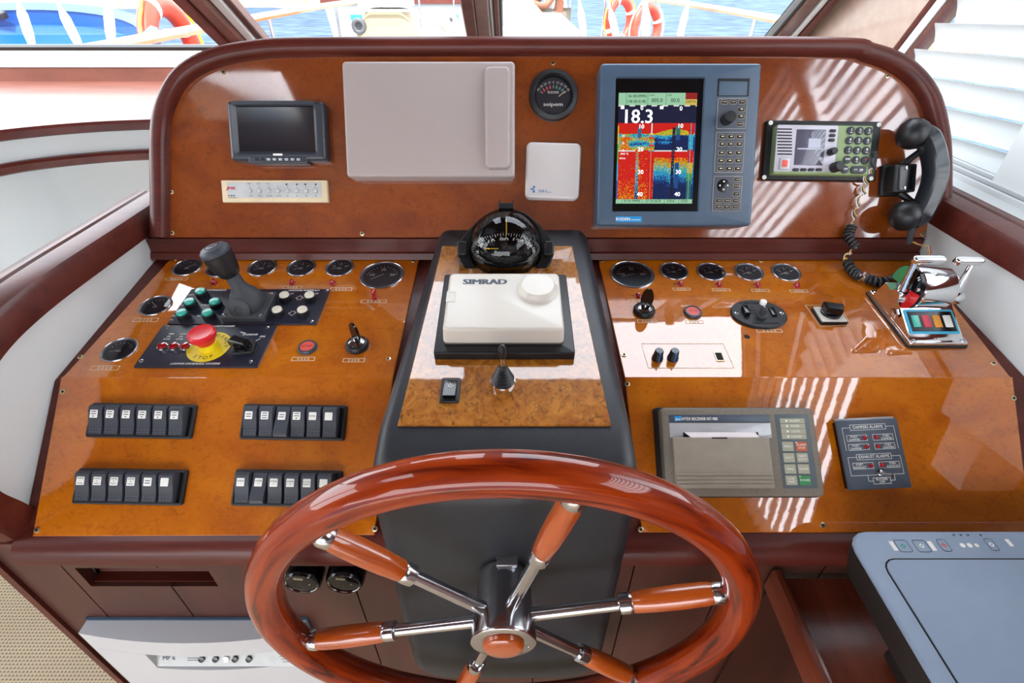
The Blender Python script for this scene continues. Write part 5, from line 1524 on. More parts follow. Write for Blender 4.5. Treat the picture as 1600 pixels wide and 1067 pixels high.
# alarm panel with emergency stop
u, v, w, t, r = D.quad([(252, 508), (430, 508), (404, 573), (211, 573)], TP)
o = root('alarm_control_unit', 'black alarm panel with a red emergency stop on a yellow ring', 'control panel', D.M(u, v, 0, r))
mi = o.matrix_world.inverted()
mb = MB(); mb.slab(w, t, 0, TP, .001, .0005); mb.build('plate', PLATE, o)
for q in ((262, 511), (418, 511.5), (392, 565), (221, 564)): pscrew(o, *lo(*q, TP), TP)
for q in ((255, 543), (273, 543), (291, 543)):
    x, y = lo(*q, TP)
    mb = MB(); mb.lathe([(.0085, TP), (.0085, TP + .003), (.0066, TP + .004)], 20); l_ = mb.build('alarm_light', CHROME, o, M=T(x, y, 0))
    mb = MB(); mb.lathe([(.0066, TP + .003), (.006, TP + .0065), (.0003, TP + .0078)], 20); mb.build('red_lens', REDLAMP, l_)
x, y = lo(327, 542, TP)
mb = MB(); mb.lathe([(.0335, TP), (.0335, TP + .0008), (.0003, TP + .0009)], 48); yr = mb.build('warning_ring', YELLOW, o, M=T(x, y, 0))
mb = MB()
for k, ch in enumerate('STOP'):
    a = math.radians(240 + 20 * k); mb.text(ch, .0255 * math.cos(a), .0255 * math.sin(a), .0098, TP + .0012, rot=a + math.pi / 2)
for k, ch in enumerate('EMERGENCY'):
    a = math.radians(158 - 19.5 * k); mb.text(ch, .0262 * math.cos(a), .0262 * math.sin(a), .0088, TP + .0012, rot=a - math.pi / 2)
mb.build('ring_lettering', INKD, yr, False)
mb = MB(); mb.lathe([(.0155, TP + .0008), (.0155, TP + .012), (.013, TP + .013)], 32); mb.build('stop_collar', YELLOW, o, M=T(x, y, 0))
mb = MB(); mb.lathe([(.0135, TP + .010), (.0150, TP + .018), (.0195, TP + .022), (.0210, TP + .027), (.0205, TP + .031), (.0175, TP + .0335), (.016, TP + .0330), (.0003, TP + .0335)], 40); mb.build('stop_button', REDBTN, o, M=T(x, y, 0))
x, y = lo(382, 546, TP)
mb = MB(); mb.slab(.034, .026, TP, TP + .006, .002, .001); rs = mb.build('rotary_switch', BLACKP, o, M=T(x, y, 0) @ RZ(8))
mb = MB(); mb.lathe([(.0135, TP + .006), (.013, TP + .010), (.011, TP + .011)], 24); mb.prism([(-.019, -.0075), (-.017, .0075), (.012, .0065), (.012, -.0065)], TP + .010, TP + .022, .002); mb.build('selector_knob', BLACKG, rs, M=RZ(-28))
mb = MB()
for s, q, sz in (('ALARM PANEL', (349, 510), .0062), ('SOUNDER', (391, 523), .0055), ('ON', (410, 526), .0055), ('LENMAR HYDRAULIC SYSTEMS', (305, 568.5), .0056), ('MIN', (268, 522), .0046), ('OIL', (264, 526), .0046), ('LEVEL', (261, 530), .0046), ('LOW', (286, 522), .0046), ('OIL', (283, 526), .0046), ('LEVEL', (281, 530), .0046)):
    xx, yy = lo(*q, TP); mb.text(s, xx, yy, sz, zt, shear=.22, bold=True)
x0, y0 = lo(399, 533, TP); x1, y1 = lo(407, 529, TP); mb.line(x0, y0, x1, y1, zt, .0009)
x0, y0 = lo(376, 519, TP); x1, y1 = lo(384, 521, TP); mb.line(x0, y0, x1, y1, zt, .0016)
mb.build('lettering', INK, o, False)

def stop_button(px, py, label):
    u, v = D.L(px, py); o = root('stop_button', label, 'button', D.M(u, v), 'flat red stop buttons')
    mb = MB(); mb.lathe([(.0155, 0), (.0155, .003), (.0140, .0055), (.0115, .0058), (.0112, .0045)], 32); mb.build('rim', DARKGREY, o)
    mb = MB(); mb.lathe([(.0114, .003), (.0112, .0048), (.0003, .005)], 28); f_ = mb.build('face', REDSOFT, o)
    mb = MB(); mb.text('STOP', 0, 0, .0064, .0052); mb.build('lettering', REDLAMP, f_, False)
stop_button(481, 544, 'flat round red stop button on the port gauge panel')
stop_button(1082, 489, 'flat round red stop button on the starboard gauge panel')

def key_switch(px, py, label, turn):
    u, v = D.L(px, py); o = root('key_switch', label, 'ignition switch', D.M(u, v), 'ignition switches')
    mb = MB(); mb.lathe([(.0185, 0), (.0188, .005), (.0165, .009), (.0135, .010), (.0125, .008)], 32); mb.build('rubber_rim', BLACKP, o)
    mb = MB(); mb.lathe([(.0130, .006), (.0125, .0105), (.0095, .012), (.0003, .0125)], 28); mb.build('lock_barrel', STEEL, o)
    mb = MB(); mb.prism([(.0105 * math.cos(2 * math.pi * i / 24), .021 * math.sin(2 * math.pi * i / 24)) for i in range(24)], -.0022, .0022, .001); k_ = mb.build('key', BLACKG, o, M=T(.001, .002, .028) @ RZ(turn) @ RY(90) @ RZ(90))
    mb = MB(); mb.box(-.003, .003, -.0008, .0008, .011, .018); mb.build('key_blade', STEEL, o, M=RZ(turn))
key_switch(559, 541, 'ignition switch with a black key on the port gauge panel', 50)
key_switch(1006, 487, 'ignition switch with a black key on the starboard gauge panel', 80)

# searchlight control
u, v = D.L(1186, 489.5, .004)
wo = D.L(1229, 489, .004)[0] - D.L(1143, 489, .004)[0]; to = D.L(1186, 467, .004)[1] - D.L(1186, 511, .004)[1]
o = root('searchlight_control', 'oval black searchlight control plate with rockers and a small stick', 'control panel', D.M(u, v))
pts = [(wo / 2 * math.cos(2 * math.pi * i / 48), to / 2 * math.sin(2 * math.pi * i / 48)) for i in range(48)]
mb = MB(); mb.prism(pts, 0, .0045, .0015); mb.build('plate', BLACKP, o)
for s in (-1, 1):
    pscrew(o, s * wo * .41, 0, .0045, .004)
    mb = MB(); mb.slab(.009, .021, .0045, .013 if s < 0 else .008, .001, .001, s * wo * .25, .002); mb.build('rocker', BLACKG, o)
mb = MB(); mb.lathe([(.0095, .0045), (.0088, .008), (.0062, .0095), (.0055, .020), (.0035, .022)], 20); mb.build('stick_boot', RUBBER, o, M=T(.002, -.006, 0))
mb = MB(); mb.tube([(.002, -.006, .018), (.001, -.002, .023), (0, .001, .026)], .0022, 10); mb.build('stick', STEEL, o)
mb = MB(); mb.lathe([(.0052, 0), (.0058, .003), (.005, .006), (.0003, .0065)], 18); mb.build('stick_tip', INK, o, M=T(0, .002, .024))
mb = MB(); mb.line(-.014, .007, -.004, .007, .0047, .003); mb.line(-.016, .0, -.006, .0, .0047, .003); mb.line(-.010, .013, -.006, .013, .0047, .002)
mb.text('SEARCHLIGHT', -.002, to * .36, .0075, .0047, bold=True); mb.text('PUSH CONTROL', .002, -to * .36, .0062, .0047, bold=True)
mb.build('lettering', BLACKG, o, False)

# rotary selector on a white plate
u, v, w, t, r = D.quad([(1267, 478.5), (1311, 478.5), (1326, 503), (1286, 503)], .007)
o = root('rotary_selector', 'black rotary selector knob on a square white plate', 'switch', D.M(u, v))
mb = MB(); mb.slab(w, t, 0, .006, .002, .001); mb.build('base', BLACKG, o)
mb = MB(); mb.slab(w * .92, t * .92, .006, .0075, .001, .0005); mb.build('white_plate', WHITEP, o)
mb = MB(); mb.lathe([(.0165, .0075), (.016, .011), (.013, .012)], 28); mb.prism([(-.012, -.011), (-.016, .008), (.016, .011), (.014, -.009)], .011, .024, .002); mb.build('knob', BLACKG, o, M=T(.001, .002, 0) @ RZ(-18))

# two dimmer knobs
for px, lb in ((1027, 'small black dimmer knob with a blue pointer, beside the ignition switch side of the frame'), (1051, 'small black dimmer knob with a blue pointer, inboard of the square cut-out')):
    u, v = D.L(px, 560); o = root('dimmer_knob', lb, 'knob', D.M(u, v), 'dimmer knobs')
    mb = MB(); mb.lathe([(.0088, 0), (.0088, .003), (.0078, .005), (.0066, .017), (.006, .018)], 24); mb.build('skirt', BLACKP, o)
    mb = MB(); mb.lathe([(.0062, .0178), (.0058, .0186), (.0003, .0188)], 20); mb.build('cap', NAVY, o)
    mb = MB(); mb.box(-.0008, .0008, -.0092, -.0060, .001, .0184); mb.build('pointer', BLUELINE, o)

# twin-lever throttle control
b0 = D.L(1423, 544); b1 = D.L(1511, 541); b2 = D.L(1350, 458)
w = b1[0] - b0[0]; dp = b2[1] - b0[1]
o = root('throttle_control', 'chrome twin-lever throttle control with a red and green drum end', 'throttle', D.M(b0[0] + w / 2 - .004, b0[1]))
mi = o.matrix_world.inverted()
mb = MB(); mb.slab(w + .004, dp, 0, .004, .003, .001, 0, dp / 2); mb.build('gasket', BLACKP, o)
mb = MB(); mb.slab(w, dp - .004, .004, .010, .003, .002, 0, dp / 2); mb.build('base_plate', CHROME, o)
for sx, y in ((-1, .007), (1, .007), (-1, dp - .010)): pscrew(o, sx * (w / 2 - .007), y, .010, .004)
def xfor(px, y, z):
    q = o.matrix_world @ Vector((0, y, z)); d = q.y * math.cos(PITCH) - (q.z - H) * math.sin(PITCH)
    return (px - 800) / FPX * d - o.matrix_world.translation.x
yc, zc, rd = .094, .050, .036
xd = xfor(1418, yc, zc); xr = xfor(1476, yc, zc); hx = xfor(1414, .03, .02); hr = xfor(1497, .03, .02)
pf = [(.008, .010), (.012, .014), (.058, .034), (.066, .038), (dp - .025, .044), (dp - .016, .010)]
mb = MB(); mb.loft([[(x, y, z) for y, z in pf] for x in (hx, min(hr, w / 2 - .003))]); mb.build('housing', CHROME, o)
mb = MB(); mb.lathe([(rd - .004, 0), (rd, .004), (rd, xr - xd - .008), (rd - .003, xr - xd - .003), (rd - .012, xr - xd)], 48); mb.build('drum', CHROME, o, M=T(xd, yc, zc) @ RY(90))
M_ = T(xd, yc, zc) @ RY(-90) @ RZ(-90)
mb = MB()
def sector(mb, r, a0, a1, z, n=16):
    mb.poly([(r * .35 * math.cos(math.radians(a0 + (a1 - a0) * k / n)), r * .35 * math.sin(math.radians(a0 + (a1 - a0) * k / n)), z) for k in range(n, -1, -1)] + [(r * math.cos(math.radians(a0 + (a1 - a0) * k / n)), r * math.sin(math.radians(a0 + (a1 - a0) * k / n)), z) for k in range(n + 1)])
mb.lathe([(rd, -.001), (rd, .004), (.0003, .0042)], 40); fc = mb.build('dial_face', BLACKG, o, M=M_)
for a0_, a1_, m, nm in ((118, 190, KEYGREEN, 'green_sector'), (-70, 16, mk('red_sector', '#d01014', .35), 'red_sector')):
    mb = MB(); sector(mb, rd * .985, a0_, a1_, .0046); mb.build(nm, m, fc, False)
mb = MB(); mb.text('N', .014, .028, .0085, .0048, rot=-.45, bold=True); mb.text('R', .026, .015, .0085, .0048, rot=-1.0, bold=True); mb.build('lettering', INK, fc, False)
# levers
def lever(xl, tip, h0, h1, m=CHROME):
    P = mi @ tip; base = Vector((xl, yc - .012, zc - .010)); P.x = xl
    l_ = root('lever', None, None); l_.parent = o
    mb = MB(); mb.lathe([(.012, -.010), (.013, -.005), (.013, .005), (.011, .010)], 24); mb.build('pivot_boss', m, l_, M=T(*base) @ RY(90))
    mb = MB(); mb.tube([base, base.lerp(P, .35), base.lerp(P, .7), P], [.0080, .0060, .0048, .0044], 14); mb.build('lever_arm', m, l_)
    hw = (h1 - h0); cx = (h0 + h1) / 2
    mb = MB(); mb.slab(hw, .013, -.004, .005, .006, .003); mb.build('lever_handle', m, l_, M=T(P.x + cx, P.y, P.z + .003) @ RX(12))
xw = o.matrix_world.translation.x
xl = xd - .014
lever(xl, at_x(1430, 408, xw + xl), -.006, .046)
lever(xr + .014, at_x(1521, 410, xw + xr + .014), -.032, .014)
mb = MB(); mb.lathe([(.0085, 0), (.0085, .006), (.007, .008), (.0003, .0082)], 6); mb.build('side_bolt', CHROME, o, M=T(hx - .002, .058, .024) @ RY(-90))
# display panel on the sloping front
sl_ = math.degrees(math.atan2(.020, .046))
M_ = T((hx + hr) / 2, .036, .0248) @ RX(sl_)
mb = MB(); mb.slab((hr - hx) * .92, .043, 0, .0012, .002, .0004); dp_ = mb.build('display_frame', mk('cyan_frame', '#3fb4d8', .3), o, M=M_)
mb = MB(); mb.slab((hr - hx) * .84, .035, .0012, .0018, .001, .0002); mb.build('display_face', BLACKG, dp_)
for k, m in enumerate((TEAL, mk('red_key', '#e04050', .4), mk('orange_key', '#f09a1c', .4), INK)):
    mb = MB(); mb.slab((hr - hx) * .14, .021, .0018, .0026, .0008, .0003, (hr - hx) * (-.30 + k * .20), 0); mb.build('colour_key', m, dp_)
mb = MB(); mb.text('Mathers', .008, .0115, .0085, .0128, shear=.1, bold=True); mb.build('lettering', INK, o, False)
# ---------------------------------------------------------------- rocker switch rows
def rocker_panel(c, label, texts, flips=()):
    u, v, w, t, r = W.quad(c, .004)
    o = root('rocker_switch_panel', label, 'switch panel', W.M(u, v, 0, r), 'six-gang rocker switch panels')
    mb = MB(); mb.frame(w, t, 0, .006, w * .955, t * .84, .0008, .004, .002, .002, floor=True); mb.build('frame', BLACKP, o)
    pw = w * .945 / 6.25
    for k in range(6):
        x = -w * .462 + pw * (k + .5); hh = t * .425; rw = pw * .94
        f = -1 if k in flips else 1
        pf = [(hh, .001), (hh * .98, .0165), (hh * .80, .0195), (hh * .35, .0180), (-hh * .1, .0145), (-hh * .6, .0120), (-hh * .96, .0115), (-hh, .001)]
        if f < 0: pf = [(hh, .001), (hh * .96, .0130), (hh * .55, .0140), (hh * .1, .0145), (-hh * .35, .0165), (-hh * .8, .0180), (-hh * .98, .0158), (-hh, .001)]
        mb = MB(); mb.loft([[(xx * (1 if 0 < j < 3 else .93), y, z if j in (1, 2) or z < .002 else z - .0012) for y, z in pf] for j, xx in enumerate((-rw / 2, -rw * .44, rw * .44, rw / 2))])
        rk = mb.build('rocker', ROCKER, o, M=T(x, 0, 0))
        zl = .0181 if f > 0 else .0142
        tilt = 5 if f > 0 else -2
        mb = MB()
        mb.mat(0).slab(rw * .50, rw * .52, 0, .0006, .001, .0002)
        mb.mat(1)
        tx = texts[k]
        if tx:
            for i, s in enumerate(tx):
                yy = (len(tx) - 1) / 2 * .0034 - i * .0034
                if s == '-': mb.rect(rw * .32, .0010, .0008, 0, yy)
                elif s == '.': mb.rect(rw * .10, .0014, .0008, 0, yy)
                else: mb.text(s, 0, yy, .0033 if len(s) < 6 else .0025, .0008)
        mb.build('legend_window', [INK, INKD], rk, False, T(-.001, hh * .36, zl) @ RX(tilt))
        mb = MB()
        for yy, zz in ((-hh * .62, .0121), (-hh * .80, .0119)):
            for j in range(4): mb.box(-rw * .36 + j * rw * .2, -rw * .36 + j * rw * .2 + rw * .12, yy - .0006, yy + .0006, zz - .001, zz + .0003 + (.004 if f < 0 else 0))
        mb.build('grip_dots', mk_dots, rk, False)
mk_dots = mk('grip_dots', '#5a5d66', .5)
rocker_panel([(143, 629), (306, 632), (300, 686), (135, 683)], 'outer upper row of six black rockers under the small gauge', [('-', '-', '.'), ('-', '-', '.'), ('-', '-', '.'), ('-', '-', '.'), ('-', '-', '.'), ('-', '-', '.')])
rocker_panel([(380, 631), (543, 633), (537, 689), (375, 686)], 'inner upper row of six black rockers with a horn switch', [('-', '-'), ('-', '-', '-'), ('-', '-'), ('-', '-', '.'), ('HORN',), None], (2,))
rocker_panel([(122, 731), (292, 734), (286, 790), (114, 787)], 'outer lower row of six black rockers for wiper high speed', [('WIPER', '1', 'HIGH'), ('WIPER', '2', 'HIGH'), ('WIPER', '3', 'HIGH'), ('WIPER', '4', 'HIGH'), ('-', '-'), None])
rocker_panel([(367, 733), (536, 735), (530, 793), (362, 790)], 'inner lower row of six black rockers partly behind the wheel rim', [('WIPER', '1'), ('WIPER', '2'), ('WIPER', '3'), ('WIPER', '4'), ('COMPASS', 'LIGHT'), None], (1,))

# ---------------------------------------------------------------- weather receiver
HN = .022
u, v, w, t, r = W.quad([(1032, 637), (1271, 637), (1289, 775), (1041, 777)], HN)
o = root('navtex_receiver', 'taupe weather message receiver with paper slot and key panel', 'receiver', W.M(u, v))
def ln(px, py, h=HN): p = W.L(px, py, h); return p[0] - u, p[1] - v
def box4(c, h=HN):
    q = [ln(x, y, h) for x, y in c]
    return sum(p[0] for p in q) / 4, sum(p[1] for p in q) / 4, (math.dist(q[0], q[1]) + math.dist(q[3], q[2])) / 2, (math.dist(q[0], q[3]) + math.dist(q[1], q[2])) / 2
mb = MB(); mb.slab(w + .006, t + .004, 0, .008, .005, .001, -.003, 0); mb.build('mounting_rim', BLACKP, o)
mb = MB(); mb.slab(w, t, .006, HN, .007, .003); mb.build('casing', TAUPE, o)
x, y, a, b = box4([(1045, 648), (1201, 648), (1203, 660), (1045, 660)])
mb = MB(); mb.slab(a, b, HN - .001, HN + .0006, .0006, .0002, x, y); hd = mb.build('header_strip', NAVY, o)
mb = MB(); mb.text('NAVTEX RECEIVER NT-900', x - a * .215, y - .0006, .0062, HN + .0009, bold=True, sx=.78); mb.text('jmc', x - a * .41, y - .0008, .0055, HN + .0013, bold=True); mb.build('lettering', INK, hd, False)
mb = MB(); mb.slab(.0105, .0068, HN + .0006, HN + .001, .0004, .0001, x - a * .41, y); mb.build('maker_badge', SKYB, hd)
x, y, a, b = box4([(1045, 661), (1203, 661), (1206, 684), (1047, 684)])
mb = MB(); mb.slab(a, b, HN - .001, HN + .0006, .0006, .0002, x, y); pw_ = mb.build('paper_window', CLEARP, o)
mb = MB(); mb.rect(a * .74, b * .34, HN + .0008, x, y - b * .30); mb.build('slot', HOLE, pw_, False)
mb = MB(); mb.poly([(x - a * .36, y - b * .12, HN + .0012), (x + a * .34, y - b * .12, HN + .0012), (x + a * .37, y - b * .5, HN + .004), (x - a * .30, y - b * .5, HN + .004)]); mb.build('paper', PAPER, pw_, False)
x, y, a, b = box4([(1051, 683), (1203, 683), (1211, 764), (1056, 762)], HN + .005)
mb = MB(); mb.slab(a, b, HN - .001, HN + .005, .002, .0015, x, y); cvr = mb.build('paper_cover', TAUPE_L, o)
for k in range(4):
    mb = MB(); mb.slab(a * .98, .0028, HN + .005, HN + .0062, .0008, .0005, x, y - b * .5 + .004 + .0052 * k); mb.build('cover_rib', TAUPE_L, cvr)
mb = MB(); mb.slab(a * .16, .002, HN + .0048, HN + .0052, .0004, .0001, x - .002, y + b * .5 - .0012); mb.build('finger_notch', HOLE, cvr)
x, y, a, b = box4([(1212, 647), (1263, 647), (1277, 763), (1222, 763)])
mb = MB(); mb.slab(a, b, HN - .001, HN + .0004, .001, .0002, x, y); mp2 = mb.build('key_panel', MEMB, o)
for k, s in enumerate(('ALARM', 'PAPER', 'LOCK', '518/490')):
    xx, yy = ln(1237.5 + 1.0 * k, 657.5 + 8.2 * k)
    mb = MB(); mb.mat(0).slab(.0355, .0070, HN + .0004, HN + .0008, .0003, .0001); mb.mat(1); mb.rect(.0028, .0028, HN + .001, -.0085, 0); mb.text(s, .003, 0, .0046, HN + .001)
    mb.build('status_strip', [KEYTAUPE, INK], mp2, False, T(xx, yy, 0))
for rw_, (l1, l2) in enumerate(((('MENU',), ('ALARM', 'STOP')), (('SELECT',), ('NEXT', 'SEARCH')), (('FREQ',), ('ENTER',)), (('LINE', 'FEED'), ('POWER',)))):
    for cl, s in enumerate((l1, l2)):
        xx, yy = ln(1230.5 + 21 * cl + 1.9 * rw_, 697.5 + 17.6 * rw_)
        m = KEYRED if (rw_ == 0 and cl) else (KEYGREEN if (rw_ == 3 and cl) else KEYTAUPE)
        mb = MB(); mb.mat(0).slab(.0160, .0130, HN + .0004, HN + .0012, .0008, .0003); mb.mat(1)
        for i, q in enumerate(s): mb.text(q, 0, (len(s) - 1) * .0022 - .0044 * i, .0042 if len(q) < 6 else .0034, HN + .0014)
        if m is not KEYTAUPE: mb.rect(.0018, .0018, HN + .0014, -.0066, .0052)
        mb.build('membrane_key', [m, INK], mp2, False, T(xx, yy, 0))

# ---------------------------------------------------------------- damper / exhaust alarm plate
HA = .012
u, v, w, t, r = W.quad([(1307, 657), (1404, 654), (1422, 761), (1325, 767)], HA)
o = root('alarm_plate', 'small steel-blue alarm plate with six red lights and a toggle', 'alarm plate', W.M(u, v, 0, r))
mb = MB(); mb.slab(w * .96, t * .96, 0, HA - .003, .001, .0005); mb.build('box_body', BLACKG, o)
mb = MB(); mb.slab(w, t, HA - .003, HA, .001, .0006); mb.build('plate', STEELBLUE, o)
mb = MB(); mb.slab(w * .95, .004, HA - .006, HA - .003, .0005, .0003, 0, t / 2 + .001); mb.build('clear_edge', CLEARP, o)
z = HA + .0003; mb = MB()
def bx_(x, y, a, b): mb.outline(w * a, t * b, z, .0005, w * x, t * y)
bx_(0, .39, .58, .085); bx_(-.21, .235, .33, .09); bx_(.21, .235, .33, .09); bx_(-.21, .105, .33, .09); bx_(.21, .105, .33, .09)
bx_(0, -.04, .56, .085); bx_(-.20, -.165, .33, .09); bx_(.22, -.165, .33, .09); bx_(.05, -.385, .28, .09)
def ll(*p):
    for i in range(len(p) - 1): mb.line(w * p[i][0], t * p[i][1], w * p[i + 1][0], t * p[i + 1][1], z, .0005)
ll((-.29, .39), (-.42, .39), (-.42, .06)); ll((.29, .39), (.42, .39), (.42, .06)); ll((-.28, -.04), (-.42, -.04), (-.42, -.30), (.42, -.30), (.42, -.04), (.28, -.04)); ll((-.16, -.30), (-.16, -.385), (-.09, -.385)); ll((.26, -.30), (.26, -.385), (.19, -.385))
mb.text('DAMPERS ALARMS', 0, t * .39, .0064, z, sx=.85); mb.text('EXHAUST ALARMS', 0, t * -.04, .0064, z, sx=.85)
for x_, y_, s in ((-.255, .235, 'PORT'), (.265, .235, 'STBD'), (-.255, .105, 'PORT'), (.265, .105, 'STBD')):
    mb.text(s, w * x_, t * (y_ + .017), .0042, z); mb.text('DAMPER', w * x_, t * (y_ - .022), .0042, z)
for x_, s in ((-.255, 'PORT'), (.275, 'STBD')): mb.text(s, w * x_, t * -.148, .0042, z); mb.text('EXHAUST', w * x_, t * -.187, .0042, z)
mb.text('BUZZER', w * .05, t * -.365, .0046, z); mb.text('OFF', w * .05, t * -.405, .0046, z)
mb.build('lettering', INK, o, False)
for x_, y_ in ((-.085, .235), (.10, .235), (-.085, .105), (.10, .105), (-.08, -.165), (.10, -.165)):
    mb = MB(); mb.lathe([(.0030, HA), (.0028, HA + .002), (.0018, HA + .0036), (.0002, HA + .004)], 14, w * x_, t * y_); mb.build('alarm_light', REDLAMP, o)
mb = MB(); mb.lathe([(.0045, HA), (.0042, HA + .004), (.0026, HA + .005)], 16, w * .03, -t * .275); mb.tube([(w * .03, -t * .275, HA + .004), (w * .05, -t * .29, HA + .010), (w * .09, -t * .31, HA + .018)], [.0016, .002, .0026], 10); mb.build('toggle', STEEL, o)

# ---------------------------------------------------------------- small pods on the plank front
def pod_gauge(px, py, label):
    p = at(px, py, FF - .024)
    o = root('pod_gauge', label, 'gauge', T(p.x, FF, p.z) @ RX(90), 'pod gauges below the rail')
    R = .0285
    mb = MB(); mb.lathe([(R, 0), (R * 1.02, .004), (R * 1.02, .018), (R * .98, .024), (R * .90, .0275), (R * .84, .027), (R * .82, .022)], 40); mb.build('cup', BLACKG, o)
    mb = MB(); mb.lathe([(R * .86, .0255), (R * .84, .0275), (R * .80, .0262)], 40, cap=False); mb.build('chrome_ring', CHROME, o)
    mb = MB(); mb.lathe([(R * .83, .0225), (.0003, .0226)], 32); d_ = mb.build('dial', BLACKG, o)
    mb = MB(); mb.rect(.014, .0022, .023, -.006, .005); mb.rect(.014, .0012, .023, -.006, .0082); mb.rect(.002, .002, .023, .010, -.007); mb.build('scale', CREAM, d_, False, RZ(-10))
    mb = MB(); mb.lathe([(R * .82, .0255), (.0003, .0262)], 32, cap=False); mb.build('glass', GGLASS, o)
pod_gauge(472, 910, 'round black pod gauge next to the wheel rim under the console rail')
pod_gauge(538, 910, 'round black pod gauge beside the pedestal under the console rail')

# ---------------------------------------------------------------- white cabin heater on the plank front
ht = root('cabin_heater', 'white cabin heater with a recessed control strip under the console', 'heater', T(-.55, FF, H - .916))
hx0, hx1 = -.19, .19
def fr(x): s = (x - 0) / .19; return -.026 - .016 * (1 - s * s)
def curved(mb, x0, x1, z0, z1, n=10, d=0.0, back=-.001):
    L = []
    for k in range(n + 1):
        x = x0 + (x1 - x0) * k / n; L.append([(x, back, z0), (x, fr(x) + d, z0), (x, fr(x) + d, z1), (x, back, z1)])
    mb.loft(L)
mb = MB(); curved(mb, hx0, hx1, -.050, 0.0); curved(mb, hx0, -.09, -.104, -.0502, 5); curved(mb, .16, hx1, -.104, -.0502, 3); curved(mb, hx0, hx1, -.36, -.1042)
mb.build('shell', HEATER, ht)
mb = MB(); mb.box(hx0 - .001, hx1 + .004, -.005, -.0005, -.36, .004); mb.build('back_plate', BLUEGREY, ht)
SM = T(0, -.0235, -.079) @ RX(58)
mb = MB(); mb.box(-.09, .16, -.026, .026, -.0015, 0.0); rc = mb.build('control_strip', PALEGREY, ht, M=SM)
mb = MB(); mb.text('MP 6', 0, 0, .011, 0, bold=True)
for i in range(3): mb.rect(.03, .001, 0, .048, -.004 + .004 * i)
for i in range(4): mb.rect(.018, .001, 0, .205 + .003 * i, .008 - .005 * i)
mb.build('lettering', INKB, rc, False, T(-.068, -.010, .0004))
for k, x in enumerate((.012, .037, .056, .072, .097)):
    mb = MB(); mb.lathe([(.0056, 0), (.0054, .004), (.0003, .0045)], 16); mb.build('control_knob', STEEL if k == 2 else BLACKG, ht, M=SM @ T(x - .02, -.011, 0))
    if k != 2:
        mb = MB(); mb.lathe([(.0025, 0), (.0003, .001)], 10); mb.build('indicator', TAUPE_L, ht, M=SM @ T(x - .026, -.001, 0))

# ---------------------------------------------------------------- side table and printer
ZT = H - .77
tb = root('side_table', 'mahogany side table with a raised edge beside the wheel', 'table', T(.41, .43, ZT))
mb = MB(); mb.box(.010, .545, -.75, .0, -.022, 0); mb.build('table_top', TABLEWOOD, tb)
mb = MB(); mb.loft([[(x, y, z) for x, z in ((-.006, -.030), (-.006, .012), (-.003, .017), (.004, .018), (.010, .014), (.012, .0), (.012, -.030))] for y in (-.75, .004)]); mb.build('raised_edge', TABLEWOOD, tb)
mb = MB(); mb.box(.0, .018, -.75, .0, -.73, -.03); mb.build('side_panel', MAROON_D, tb)
ZP = H - .59
pr_ = root('printer', 'flat grey-topped printer scanner lying on the side table', 'printer', T(.432, .394, ZT))
hz = ZP - ZT; W_, D_ = .44, .34
mb = MB(); L = []
for z, i in ((.012, .075), (hz - .062, .075), (hz - .060, .020), (hz - .052, .008), (hz - .030, .003), (hz - .010, .0), (hz - .004, .001)):
    L.append([(W_ / 2 + x, -D_ / 2 + y, z) for x, y in rr(W_ - 2 * i, D_ - 2 * i, .028 - i * .25)])
mb.loft(L); mb.build('body', PRINTERD, pr_)
for fx in (.10, W_ - .10):
    for fy in (-.10, -D_ + .10):
        mb = MB(); mb.lathe([(.012, 0), (.012, .014)], 14, fx, fy); mb.build('foot', BLACKP, pr_)
mb = MB(); L = []
for z, i in ((hz - .0045, .0), (hz - .002, .0005), (hz, .003)): L.append([(W_ / 2 + x, -D_ / 2 + y, z) for x, y in rr(W_ - 2 * i, D_ - 2 * i, .028 - i)])
mb.loft(L); top = mb.build('top_panel', PRINTER, pr_)
lw, ld = W_ - .048, D_ - .041 - .004
mb = MB(); mb.slab(lw + .004, ld + .004, hz, hz + .0004, .018, .0001, W_ / 2, -.041 - ld / 2); mb.build('lid_gap', HOLE, pr_)
mb = MB(); mb.slab(lw, ld, hz, hz + .0016, .016, .0008, W_ / 2, -.041 - ld / 2); mb.build('lid', PRINTER, pr_)
pi = pr_.matrix_world.inverted()
def lp(px, py): p = pi @ at_z(px, py, ZP); return p.x, p.y
for px, py, kw, m in ((1411, 853, .017, INKG), (1440, 853, .017, INK), (1475, 852, .012, REDSOFT), (1549, 851, .011, INK)):
    x, y = lp(px, py); k_ = root('panel_key', None, None); k_.parent = pr_; k_.matrix_local = T(x, y, hz)
    mb = MB(); mb.outline(kw, .017, .0003, .0008, 0, 0, .003); mb.build('key_outline', INKB, k_, False)
    mb = MB(); mb.outline(.005, .005, .0004, .0012, 0, 0, .001); mb.build('key_symbol', m, k_, False, RZ(45))
mb = MB()
for px, kw, kh in ((1396, .0055, .013), (1456, .0055, .013), (1504, .006, .006), (1515, .006, .006), (1526, .005, .005), (1577, .005, .010)):
    x, y = lp(px, 853 if px < 1500 else (852 if px < 1550 else 848)); mb.slab(kw, kh, hz, hz + .0003, min(kw, kh) * .4 if 1500 < px < 1550 else .0005, 0, x, y)
mb.build('panel_print', INK, pr_, False)
mb = MB()
for px in (1490, 1501, 1512, 1532):
    x, y = lp(px, 836); mb.rect(.003, .0025, hz + .0003, x, y)
mb.build('small_marks', INKB, pr_, False)
